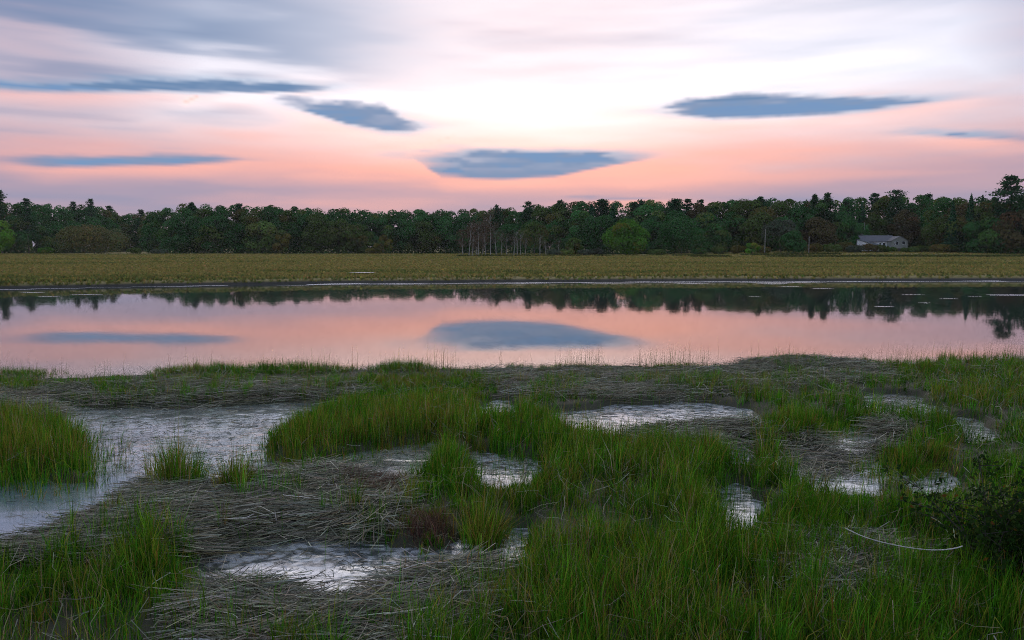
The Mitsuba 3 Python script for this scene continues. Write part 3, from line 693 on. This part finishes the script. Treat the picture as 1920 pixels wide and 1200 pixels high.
# skyline of the wood: bearing, top of canopy (metres above the eye per 1495 m of distance), distance
WOOD = np.array([(-260, 92, 440), (-100, 90, 450), (0, 88, 460), (60, 88, 480), (120, 80, 520), (200, 80, 560), (235, 66, 600), (275, 66, 600), (295, 72, 480), (335, 82, 440), (450, 81, 430), (560, 77, 430), (640, 76, 440), (700, 71, 455), (770, 74, 465),
                 (830, 72, 475), (905, 74, 480), (960, 77, 450), (1000, 80, 430), (1090, 90, 405), (1150, 86, 395), (1210, 91, 390), (1300, 89, 380), (1440, 95, 360), (1500, 90, 350), (1560, 93, 352), (1600, 96, 384), (1680, 100, 388), (1735, 98, 380), (1770, 97, 325), (1850, 94, 305), (1930, 100, 300), (2100, 100, 300), (2300, 98, 300)], float)
wood = lambda px: (np.interp(px, WOOD[:, 0], WOOD[:, 1]), np.interp(px, WOOD[:, 0], WOOD[:, 2]))
LEFT = ('dark green broadleaf tree in the forest wall left of centre behind the far marsh', 'broadleaf trees of the left forest wall')
RIGHT = ('dark bluish green pine in the forest wall right of centre behind the far marsh', 'pines of the right forest wall')
MIXED = ('dull green broadleaf tree mixed into the forest wall at the right', 'broadleaf trees of the right forest wall')
BACK = ('tall forest tree in the back rows whose top makes the skyline', 'trees of the back rows')

ORD = ['first', 'second', 'third', 'fourth', 'fifth', 'sixth', 'seventh', 'eighth', 'ninth', 'tenth', 'eleventh', 'twelfth', 'thirteenth', 'fourteenth', 'fifteenth', 'sixteenth', 'seventeenth', 'eighteenth', 'nineteenth', 'twentieth',
       'twenty first', 'twenty second', 'twenty third', 'twenty fourth', 'twenty fifth', 'twenty sixth', 'twenty seventh', 'twenty eighth', 'twenty ninth', 'thirtieth', 'thirty first', 'thirty second', 'thirty third', 'thirty fourth', 'thirty fifth', 'thirty sixth']
TINT = {id(DARK): 'dark green', id(OLIVE): 'olive tinted', id(RUSSET): 'reddish'}
SECOND = {id(DARK): 'dark green', id(OLIVE): 'olive', id(RUSSET): 'russet'}

def wall_tree(px, row, n_left, n_right):
    top, D = wood(px)
    D = D + (0, 10, 24)[row] + rng.uniform(-3, 3)
    X = spot(px, D)
    z = float(height(np.array([X]), np.array([D]))[0])
    full = 3 + top / 1495 * D - z
    H = full * (rng.uniform(.66, .90), rng.uniform(.94, 1.05), rng.uniform(1.01, 1.08))[row]
    conifer = px > 985 and rng.uniform() < (.28 if px < 1420 else .16) and row > 0
    if conifer:
        side = 'in the even dark wall right of centre' if px < 1420 else 'in the wood behind the house and poles at right'
        make_tree('pine_tree', 'pine' if rng.uniform() < .8 else 'spruce', X, D, H * .985, H * rng.uniform(.24, .31), H * .14, DEEP, 'dark bluish green conifer ' + side, 'tree', 'dark conifers ' + side, n=2600, size=1.15)
        return
    u = rng.uniform()
    tab = OLIVE if u < .24 else RUSSET if (u > .96 or (px > 1500 and u > .88)) else DARK
    if row == 0:
        half = px < 985
        out = px < 0 or px > 1920
        label = '%s tree in the front row of the wood, %s from the %s edge' % (TINT[id(tab)], ORD[n_left if half else n_right], 'left' if half else 'right')
        if out:
            label = '%s front row tree of the wood just past the %s edge of the view' % (TINT[id(tab)], 'left' if half else 'right')
        group = 'front row broadleaf trees of the wood'
    else:
        where = 'left of centre' if px < 860 else 'around the centre' if px < 1420 else 'at the right'
        label = '%s tree %s of the wood %s' % (SECOND[id(tab)], 'just behind the front row' if row == 1 else 'on the skyline in the back row', where)
        group = '%s %s row trees %s' % (SECOND[id(tab)], 'second' if row == 1 else 'back', where)
    make_tree('forest_tree', 'broad', X, D, H, (rng.uniform(7.6, 11.0), rng.uniform(6.4, 9.0), rng.uniform(6.6, 9.0))[row], H * (-.04, .02, .10)[row], tab, label, 'tree', group, n=int((4400, 3300, 2100)[row] * (1 if -30 < px < 1950 else .45)), size=.98 if -30 < px < 1950 else 1.4)

for row, step in ((0, 43), (1, 32), (2, 23)):
    px, stations = -300.0, []
    while px < 2220:
        stations.append(px + rng.uniform(-6, 6))
        px += step * rng.uniform(.85, 1.15) * (430 / wood(px)[1])
    for px in stations:
        wall_tree(px, row, sum(0 < q < px for q in stations), sum(px < q < 1920 for q in stations))

# dark undergrowth along the foot of the wood
n = 26000
px = rng.uniform(-310, 2230, n)
D = wood(px)[1] + rng.uniform(-5, 9, n)
x, y = spot(px, D), D
p = np.stack([x, y, height(x, y) + rng.uniform(0, 1, n) ** 1.4 * (2.6 + 2.4 * N3(x, y, 6, 57))], -1)
v, f, c = leaf_faces(p, unit(n) + np.array([0, -.4, .4]), rng.uniform(.6, 1.3, n), np.clip(palette(n, (4, 4, 2, 1), .25, np.array(DARK + OLIVE[:1])), 0, .3))
stuff('undergrowth', (v, f, c), 'mat_leaf', 'dark undergrowth in front of and between the trunks along the foot of the wood', 'undergrowth')

# pines that stand out above the skyline: bearing, top, distance, half spread in metres
for px, top, D, R, kind, label in (
        (8, 109, 452, 4.6, 'pine', 'ragged pine rising above the wood at the left edge'), (58, 94, 470, 5.2, 'pine', 'flat topped pine above the wood second from the left edge'), (145, 89, 545, 4.6, 'pine', 'small pine top above the wood left of the tallest left hand pine'),
        (177, 94, 552, 5.6, 'pine', 'layered pine standing clear above the left part of the wood'), (211, 81, 575, 5.6, 'pine', 'pine leaning over the dip in the wood at left'), (270, 74, 598, 5.0, 'pine', 'lone pine top in the dip of the skyline at left'),
        (365, 87, 455, 4.5, 'pine', 'pine tip poking out of the rounded wood left of centre'), (452, 85, 452, 4.2, 'pine', 'small pine tip on the rounded wood left of centre'), (933, 82, 470, 4.4, 'pine', 'thin pine tip left of the centre right pines'),
        (990, 88, 440, 6.2, 'pine', 'broad pine standing above the skyline just right of centre'), (1050, 91, 425, 5.6, 'pine', 'pine with a square top right of the broad central pine'), (1125, 92, 418, 6.4, 'pine', 'dense dark pine above the round light green tree'),
        (1200, 92, 410, 5.8, 'pine', 'dark pine on the skyline right of the round light green tree'), (1263, 94, 405, 6.6, 'pine', 'tallest of the even row of dark pines right of centre'), (1420, 97, 380, 5.4, 'pine', 'dark pine on the skyline left of the two small clear pines'),
        (1522, 101, 362, 2.4, 'pine', 'small slim pine above the skyline at right'), (1546, 104, 360, 5.0, 'pine', 'flat topped pine clear of the skyline at right'), (1675, 110, 388, 7.0, 'pine', 'tall leaning pine above the white house'),
        (1886, 135, 306, 7.6, 'pine', 'tallest pine of all with open layered boughs at the right edge'), (1928, 118, 312, 6.0, 'pine', 'pine at the right edge beside the tallest pine')):
    X = spot(px, D); z = float(height(np.array([X]), np.array([D]))[0])
    H = 3 + top / 1495 * D - z
    make_tree('tall_pine', kind, X, D, H, R * 1.2, H * (.40 if px != 1886 else .20), DEEP, label, n=2200 if px != 1886 else 5000, size=1.0)
for px, top, D, R, label in ((1780, 93, 318, 3.4, 'narrow pointed spruce left of the pair of dark spruces'), (1813, 106, 316, 4.4, 'left of the pair of dark spruces near the right edge'), (1834, 105, 318, 4.4, 'right of the pair of dark spruces near the right edge')):
    X = spot(px, D); z = float(height(np.array([X]), np.array([D]))[0])
    H = 3 + top / 1495 * D - z
    make_tree('spruce_tree', 'spruce', X, D, H, R, H * .08, DEEP, label, n=3000, size=.9)

# trees and shrubs standing out in front of the wood
for name, px, D, H, R, low, tab, label, n in (
        ('spreading_tree', 180, 400, 15.0, 16.5, .3, [(.15, .16, .06), (.18, .15, .055), (.13, .16, .07)], 'wide rounded tree with autumn tints in front of the wood at left', 6000),
        ('light_tree', -8, 330, 16.5, 7.6, .3, BRIGHT, 'fresh green tree cut off by the left edge', 2600),
        ('round_tree', 1172, 335, 15.4, 9.4, .2, BRIGHT, 'round light green tree in front of the dark pines right of centre', 5200),
        ('dark_tree', 1277, 338, 16.2, 9.6, .2, DARK, 'dark rounded tree right of the round light green tree', 4200),
        ('dark_tree', 1338, 345, 13.5, 6.5, .2, DARK, 'dark tree filling the gap beside the round dark tree', 2600),
        ('grey_tree', 1462, 322, 13.8, 7.2, 2.0, GREYISH, 'greyish willow like tree behind the dark bush at right', 3000),
        ('dark_bush', 1486, 300, 9.2, 5.0, .2, DARK, 'dark egg shaped bush in front of the greyish tree', 2600),
        ('olive_tree', 1076, 330, 7.6, 3.4, .3, OLIVE, 'small olive tree among the pale brush right of centre', 1500),
        ('russet_tree', 1690, 374, 19.5, 6.8, 4.0, RUSSET, 'reddish brown tree in the wood above the house', 3000),
        ('olive_tree', 1002, 372, 15.5, 6.0, 3.0, OLIVE, 'olive tree with bare stems below, right of the dead trees', 2200),
        ('olive_tree', 720, 425, 10.5, 4.6, .3, GOLDEN + OLIVE, 'golden tinted small tree at the foot of the wood left of centre', 1600),
        ('olive_tree', 530, 418, 13.0, 4.8, .5, GOLDEN + OLIVE, 'golden tinted tree with pale stems at the foot of the wood', 1800)):
    make_tree(name, 'broad', spot(px, D), D, H, R, low, tab, label, n=n, size=.85)

SHRUBS = [(1352, 325, 3.2, 4.2, OLIVE), (1385, 318, 3.6, 3.6, GOLDEN), (1408, 316, 4.6, 3.0, BRIGHT), (1428, 318, 3.0, 3.2, GOLDEN), (1530, 312, 3.8, 4.2, GOLDEN), (1556, 318, 3.6, 4.0, OLIVE), (1583, 322, 4.4, 4.6, GOLDEN), (1600, 312, 3.0, 3.4, GREYISH),
          (1622, 316, 3.7, 4.4, RUSSET), (1645, 320, 3.0, 4.0, OLIVE), (1664, 322, 2.2, 3.0, BRIGHT), (1700, 318, 1.9, 3.6, OLIVE), (1725, 322, 2.6, 4.0, OLIVE), (1752, 314, 3.4, 4.6, GOLDEN), (1782, 316, 3.2, 4.4, OLIVE), (1812, 318, 2.6, 4.4, DARK), (1850, 314, 3.0, 4.6, DARK), (1888, 312, 3.4, 4.6, OLIVE), (1925, 310, 4.2, 4.6, GOLDEN),
          (1035, 318, 2.6, 3.2, GREYISH), (1060, 322, 2.8, 3.4, OLIVE), (1098, 322, 2.6, 3.4, GREYISH), (1118, 326, 3.0, 3.2, GREYISH), (1230, 322, 2.6, 3.6, OLIVE), (1310, 322, 2.6, 3.6, DARK), (255, 405, 3.4, 4.0, OLIVE), (90, 420, 3.8, 4.0, BRIGHT), (300, 420, 2.6, 4.4, GREYISH), (700, 430, 3.4, 4.0, GOLDEN)]
SHRUB_SAY = {id(OLIVE): 'olive shrub', id(GOLDEN): 'golden yellow shrub', id(BRIGHT): 'bright green shrub', id(GREYISH): 'greyish brushy shrub', id(RUSSET): 'russet shrub', id(DARK): 'dark green shrub'}
for px, D, H, R, tab in SHRUBS:
    say = SHRUB_SAY[id(tab)]
    where = 'at the far edge of the marsh left of centre' if px < 900 else 'at the foot of the dark pines right of centre' if px < 1340 else 'in the brush left of the house' if px < 1620 else 'in the brush by the house and to its right'
    key = numbered('shrub')
    z = float(height(np.array([spot(px, D)]), np.array([D]))[0])
    v, f, c = crown_broad(H, R, -.3, 900, tab, .6, 9)
    scene[key + '__crown'] = mikit.ply((v + np.array([spot(px, D), D, z]), f), 'mat_leaf', color=c)
    st = join2([tube([(0, 0, -.3), (math.cos(a) * R * .4, math.sin(a) * R * .4, H * .6)], [.08, .03], 4) for a in rng.uniform(0, 6.28, 4)])
    scene[key + '__stems'] = mikit.ply((st[0] + np.array([spot(px, D), D, z]), st[1]), 'mat_bark')
    tag(key, say + ' ' + where, 'shrub', say + 's ' + where)

# dead and half bare pale trees right of the centre
for px, D, H in ((868, 300, 9.5), (879, 292, 11.5), (886, 305, 12.5), (897, 296, 13.0), (911, 300, 14.5), (920, 292, 15.5), (931, 298, 13.0), (941, 305, 9.0), (950, 300, 8.6), (963, 296, 7.5), (970, 300, 9.6), (976, 306, 8.8), (985, 310, 7.0), (1012, 312, 8.2), (1024, 318, 6.5), (1046, 320, 6.2), (894, 310, 8.0), (905, 312, 9.0)):
    key = numbered('bare_tree')
    X = spot(px, D)
    z = float(height(np.array([X]), np.array([D]))[0])
    at = np.array([X, D, z - .2])
    ln = rng.normal(0, .05)
    limbs, tips = [], []
    for k in range(11):
        t = rng.uniform(.35, .98); a = rng.uniform(0, 6.28); L = H * rng.uniform(.10, .24) * (1.2 - .6 * t)
        p0 = np.array([ln * H * t, 0, H * t * .96]); p1 = p0 + np.array([math.cos(a) * L, math.sin(a) * L, L * rng.uniform(.6, 1.5)])
        limbs.append(tube([p0, (p0 + p1) / 2 + rng.normal(0, .1, 3), p1], [.07, .05, .025], 4)); tips.append(p1); tips.append((p0 + p1) / 2)
    tv, tf = trunk_mesh(H, .19, limbs, ln)
    scene[key + '__trunk'] = mikit.ply((tv + at, tf), 'mat_pale_bark')
    lush = px < 935
    m = 420 if lush else 150
    q = np.array(tips)[rng.integers(len(tips), size=m)] + rng.normal(0, .75, (m, 3))
    v, f, c = leaf_faces(q, unit(m), rng.uniform(.25, .6, m), shade_of((.115, .085, .06) if px < 925 else (.085, .085, .05), m), jitter=1)
    scene[key + '__twigs'] = mikit.ply((v + at, f), 'mat_leaf', color=c)
    labels[key + '__twigs'] = {'kind': 'stuff'}
    tag(key, 'bare pale trunk with thin reddish twigs among the dead trees' if lush else 'dead pale trunk with few twigs right of the twiggy dead trees', 'tree', 'twiggy dead trees' if lush else 'leafless dead trees')

# ---------------------------------------------------------------- poles and the house
for px, D, H, r, label in ((1514, 300, 6.6, .17, 'pale bare pole standing at the marsh edge right of the dark bush'), (1432, 312, 9.6, .14, 'thin grey pole left of the greyish willow like tree')):
    key = numbered('pole')
    X = spot(px, D); z = float(height(np.array([X]), np.array([D]))[0])
    v, f = tube([(X, D, z - .5), (X + .02, D, z + H * .5), (X + .05, D, z + H)], [r, r * .9, r * .75], 8)
    scene[key] = mikit.ply((v, f), 'mat_pale_bark', smooth=True)
    tag(key, label, 'pole')

def plain(name, a, b, scale, rough=.7):
    scene[name] = {'type': 'twosided', 'bsdf': {'type': 'principled', 'base_color': mikit.proc(lambda p, n, uv, a=a, b=b, s=scale: mikit.mix(a, b, mikit.fbm(p.x * s, p.y * s, p.z * s * 3, 3))), 'roughness': rough}}
plain('mat_white_siding', (.62, .65, .69), (.76, .78, .80), 1.2)
plain('mat_grey_siding', (.24, .27, .25), (.32, .34, .31), 1.2)
plain('mat_roof', (.10, .115, .13), (.18, .19, .20), 1.5)
plain('mat_dark_roof', (.05, .075, .085), (.09, .115, .12), 1.5)
plain('mat_stone', (.06, .06, .06), (.12, .12, .11), 2.0)
scene['mat_glass'] = {'type': 'principled', 'base_color': rgb(.02, .03, .035), 'roughness': .05, 'specular': .8}

HX, HY = spot(1655, 350), 350.0
HZ = float(height(np.array([HX]), np.array([HY]))[0])
def house_part(name, faces_or_box, mat):
    key = name
    i = 0
    while key in scene:
        i += 1
        key = '%s_%03d' % (name, i)
    m = trimesh.util.concatenate(faces_or_box) if isinstance(faces_or_box, list) else faces_or_box
    m.apply_translation([HX, HY, HZ])
    scene[key] = mikit.ply(m, mat)
    return key

def block(x0, x1, y0, y1, z0, z1):
    m = trimesh.creation.box((x1 - x0, y1 - y0, z1 - z0))
    m.apply_translation(((x0 + x1) / 2, (y0 + y1) / 2, (z0 + z1) / 2))
    return m

def hull(points):
    return trimesh.convex.convex_hull(np.array(points, float))

def slab(quad, t=.18):
    q = np.array(quad, float)
    n = np.cross(q[1] - q[0], q[2] - q[0]); n /= np.linalg.norm(n)
    n = n if n[2] > 0 else -n
    return hull(np.vstack([q + n * .01, q + n * t]))

tag('house', 'low pale house with a long shed wing among brush before the forest', 'house')
house_part('house__wall', [hull([(x, y, z) for x in (-7.4, 7.0) for y in (5.2, 12) for z in (0, 4.25)] + [(-7.4, 8.6, 6.9), (7.0, 8.6, 6.9)])], 'mat_white_siding')
house_part('house__roof', [slab([(-7.9, 4.7, 4.15), (7.3, 4.7, 4.15), (7.3, 8.6, 7.0), (-7.9, 8.6, 7.0)]), slab([(-7.9, 12.5, 4.15), (7.3, 12.5, 4.15), (7.3, 8.62, 7.0), (-7.9, 8.62, 7.0)])], 'mat_roof')
house_part('house__wing_wall', [hull([(x, y, z) for x in (3.6, 10.7) for y in (1.0, 9.5) for z in (1.35, 4.6)] + [(7.2, 1.0, 6.5), (7.2, 9.5, 6.5)])], 'mat_grey_siding')
house_part('house__foundation', [block(3.75, 10.55, 1.15, 9.3, -1.0, 1.35)], 'mat_stone')
house_part('house__wing_roof', [slab([(3.3, .7, 4.4), (7.2, .7, 6.55), (7.2, 9.8, 6.55), (3.3, 9.8, 4.4)]), slab([(11.0, .7, 4.4), (7.22, .7, 6.55), (7.22, 9.8, 6.55), (11.0, 9.8, 4.4)])], 'mat_roof')
P1, P2, P3, P4 = np.array([-10.2, 4.0]), np.array([-2.1, 0.0]), np.array([1.5, 3.0]), np.array([-6.6, 7.0])
house_part('house__shed_wall', [hull([(*p, -1) for p in (P1, P2, P3, P4)] + [(*P1, 5.05), (*P4, 5.05), (*P2, 2.15), (*P3, 2.15)])], 'mat_white_siding')
o1, o2 = (P2 - P1) / np.linalg.norm(P2 - P1) * .3, (P3 - P2) / np.linalg.norm(P3 - P2) * .25
house_part('house__shed_roof', [slab([(*(P1 - o2 - o1 * .5), 5.15), (*(P2 - o2 + o1), 2.05), (*(P3 + o2 + o1), 2.05), (*(P4 + o2 - o1 * .5), 5.15)])], 'mat_dark_roof')
for x0, x1, y, z0, z1 in ((4.75, 5.15, .97, 2.85, 4.25), (5.5, 6.35, .97, 2.85, 4.25), (8.2, 9.4, .97, 3.2, 4.4), (.15, .75, 5.17, 2.5, 3.7), (1.75, 2.75, 5.17, 2.5, 3.7)):
    k = house_part('house__window', [block(x0 - .1, x1 + .1, y - .06, y + .04, z0 - .1, z0), block(x0 - .1, x1 + .1, y - .06, y + .04, z1, z1 + .1), block(x0 - .1, x0, y - .06, y + .04, z0, z1), block(x1, x1 + .1, y - .06, y + .04, z0, z1)], 'mat_white_siding')
    house_part(k + '__pane', [block(x0, x1, y - .03, y + .01, z0, z1)], 'mat_glass')
d23 = (P3 - P2) / np.linalg.norm(P3 - P2); nn = np.array([d23[1], -d23[0]])
a_, b_ = P2 + d23 * .8, P2 + d23 * 3.6
house_part('house__door', [hull([(*(q + nn * e), z) for q in (a_, b_) for e in (.01, .08) for z in (.05, 1.45)])], 'mat_white_siding')
house_part('house__chimney', [block(-6.9, -6.1, 8.2, 9.0, 6.3, 7.9)], 'mat_stone')
key = numbered('pole')
X = HX - 2.9; 
v, f = tube([(X, 364, HZ - .5), (X + .15, 364, HZ + 7), (X - .1, 364, HZ + 13.0)], [.26, .22, .16], 8)
scene[key] = mikit.ply((v, f), 'mat_pale_bark', smooth=True)
tag(key, 'pale dead trunk standing straight behind the roof of the house', 'pole')

# ---------------------------------------------------------------- far marsh: grass to the foot of the wood, a pale line along its shore
def tufts(x, y, h, w, col, z):
    n = len(x)
    a = rng.uniform(0, np.pi, n)
    ax = np.stack([np.cos(a), np.sin(a), np.zeros(n)], -1) * (w / 2)[:, None]
    b = np.stack([x, y, z - .05], -1)
    t1 = b + np.stack([rng.normal(0, .2, n) * h, rng.normal(0, .2, n) * h, h], -1)
    t2 = t1 * 1.0; t2[:, 2] -= h * rng.uniform(0, .5, n)
    v = np.stack([b - ax, b + ax, t1 + ax * .7, t2 - ax * .8], 1).reshape(-1, 3)
    i = np.arange(n)[:, None] * 4
    return v, np.vstack([i + [0, 1, 2], i + [0, 2, 3]]), np.repeat(col, 4, 0)

n = 270000
y = 58 * np.exp(rng.uniform(0, 1, n) ** 1.15 * math.log(430 / 58))
x = rng.uniform(-1, 1, n) * (0.86 * y + 3)
edge = y - far_line(x)
ok = (edge > .25) & (y < np.where(x > 40, 345, 440))
x, y, edge = x[ok], y[ok], edge[ok]
band = N3(x / 4.5, y, 11, 95, 4)
h = rng.uniform(.24, .40, len(x)) * (.7 + .7 * N3(x, y, 6, 96)) * (.65 + .35 * sstep(0, 3, edge))
w = .05 + .0022 * y * rng.uniform(.6, 1.4, len(x))
FARG = np.array([(.26, .235, .07), (.33, .28, .095), (.38, .32, .12), (.20, .21, .06), (.13, .165, .05), (.44, .31, .10)])
cb = palette(len(x), (4, 4, 2, 2.2, .6, .4), .12, FARG)
cb = np.where((band > .55)[:, None] & (rng.uniform(size=(len(x), 1)) < .75), palette(len(x), (1, 0, 0, 3, 3, 0), .2, FARG), cb)
cb = np.where((edge < 1.4)[:, None] & (rng.uniform(size=(len(x), 1)) < .6), palette(len(x), (1, 0, 0, 3, 3, 0), .2, FARG), cb)
stuff('far_marsh_grass', tufts(x, y, h, w, cb, height(x, y)), 'mat_blade', 'level olive and golden marsh grass beyond the pond', 'grass')

# dark tufts standing in for the shade of the ditch banks, far marsh
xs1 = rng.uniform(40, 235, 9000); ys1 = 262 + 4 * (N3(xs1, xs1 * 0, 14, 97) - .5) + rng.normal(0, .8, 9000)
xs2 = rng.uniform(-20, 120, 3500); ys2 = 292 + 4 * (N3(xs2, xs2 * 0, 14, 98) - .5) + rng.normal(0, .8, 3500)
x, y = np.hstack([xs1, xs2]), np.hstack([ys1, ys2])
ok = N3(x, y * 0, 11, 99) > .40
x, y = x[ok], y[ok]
stuff('ditch_shade', tufts(x, y, rng.uniform(.4, .95, len(x)), rng.uniform(.3, .8, len(x)), palette(len(x), (0, 0, 0, 1, 4, 0), .25, FARG) * .7, height(x, y)), 'mat_leaf', 'dark grass strips painted for the shade of the far ditch banks', 'sedge')

def ribbon(x0, x1, off, half, seed, step=.25):
    """A ragged pale strip along the far shore."""
    X = np.arange(x0, x1, step)
    c = np.interp(X, FAR_SHORE[:, 0], FAR_SHORE[:, 1]) + off + 1.6 * (N3(X, X * 0, 9, seed) - .5)
    hw = half * np.clip(2.6 * (N3(X, X * 0, 5, seed + 1) - .30), 0, 1.2) * (.6 + .8 * N3(X, X * 0, .9, seed + 2))
    ok = hw > .04
    v = np.stack([np.stack([X, c - hw, np.full_like(X, .012)], -1), np.stack([X, c + hw, np.full_like(X, .012)], -1)], 1).reshape(-1, 3)
    i = np.nonzero(ok[:-1] & ok[1:])[0][:, None] * 2
    return v, np.vstack([i + [0, 2, 3], i + [0, 3, 1]])

scene['pale_line'] = mikit.ply(join2([ribbon(-18, 48, -1.7, .6, 21), ribbon(-40, -24, -1.6, .45, 25), ribbon(44, 60, -2.6, .5, 28), ribbon(-20, 30, -3.6, .35, 34)]), 'mat_pale')  # thin pale strips laid just above the water
tag('pale_line', 'thin pale line along the far shore of the pond', 'foam', kind='stuff')
parts = []
for px, py, L in [(1712, 552, 1.6), (1890, 553, 3.2), (1540, 541, 2), (1450, 532, 3), (1295, 532, 3), (1660, 575, 1.2), (1780, 560, 1.2), (1830, 556, .9), (1735, 568, .8), (60, 548, 2), (160, 552, 2), (90, 556, 1.5), (1480, 537, 2), (1415, 556, 1)]:
    D = 3 * 1495 / (py - 469.0)
    X = spot(px, D)
    a = np.linspace(0, 2 * np.pi, 13)[:-1]
    r = rng.uniform(.6, 1.2, 12)
    v = np.stack([X + L * .5 * r * np.cos(a), D + L * .16 * r * np.sin(a), np.full(12, .012)], -1)
    parts.append((np.vstack([v, [[X, D, .014]]]), np.stack([np.arange(12), (np.arange(12) + 1) % 12, np.full(12, 12)], 1)))
scene['drifting_scum'] = mikit.ply(join2(parts), 'mat_pale')
tag('drifting_scum', 'small pale flecks of scum drifting on the far side of the pond', 'foam', kind='stuff')
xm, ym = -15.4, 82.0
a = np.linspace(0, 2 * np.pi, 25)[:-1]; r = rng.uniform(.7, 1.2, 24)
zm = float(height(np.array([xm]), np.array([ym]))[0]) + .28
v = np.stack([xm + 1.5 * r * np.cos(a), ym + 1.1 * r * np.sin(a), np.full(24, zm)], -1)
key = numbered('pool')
scene[key] = mikit.ply((np.vstack([v, [[xm, ym, zm]]]), np.stack([np.arange(24), (np.arange(24) + 1) % 24, np.full(24, 24)], 1)), 'mat_pale')  # far pool; white colour stands in for the bright sky mirrored there
tag(key, 'small pool on the far marsh left of centre with a painted white sheen', 'pool', kind='structure')

# ---------------------------------------------------------------- dark woody shrub at lower right
key = 'dark_shrub'
SX, SY = 4.35, 6.75
stems, segs = [], []
for k in range(30):
    a = rng.uniform(0, 6.28); L = rng.uniform(.6, 1.25)
    out = np.array([math.cos(a), math.sin(a)]) * rng.uniform(.2, .75)
    p0 = np.array([SX + rng.normal(0, .15), SY + rng.normal(0, .12), .0]); p1 = p0 + np.array([out[0] * .4, out[1] * .4, L * .55]); p2 = p0 + np.array([out[0], out[1], L])
    stems.append(tube([p0, p1, p2], [.010, .007, .003], 5))
    segs.append((p1, p2))
    for j in range(7):
        q0 = p0 + (p2 - p0) * rng.uniform(.25, .95); q1 = q0 + np.array([*rng.normal(0, .22, 2), rng.uniform(-.02, .24)])
        stems.append(tube([q0, q1], [.004, .002], 4))
        segs.append((q0, q1))
scene[key + '__stems'] = mikit.ply(join2(stems), 'mat_bark', smooth=True)
n = 6500
seg = np.array(segs)[rng.integers(len(segs), size=n)]
t = rng.uniform(.15, 1.1, n)[:, None]
p = seg[:, 0] + (seg[:, 1] - seg[:, 0]) * t + rng.normal(0, .045, (n, 3))
p[:, 2] = np.maximum(p[:, 2], .08)
d = p - np.array([SX, SY, .3])
d /= np.linalg.norm(d, axis=1, keepdims=True)
v, f, c = leaf_faces(p, d, rng.uniform(.025, .065, n), palette(n, (4, 5, 2, .15), .25, np.array([(.022, .052, .014), (.032, .066, .016), (.050, .084, .020), (.16, .085, .02)])), jitter=.9, quad=True)
scene[key + '__leaves'] = mikit.ply((v, f), 'mat_leaf', color=c)
tag(key, 'dark small leaved woody shrub in the lower right corner', 'shrub')
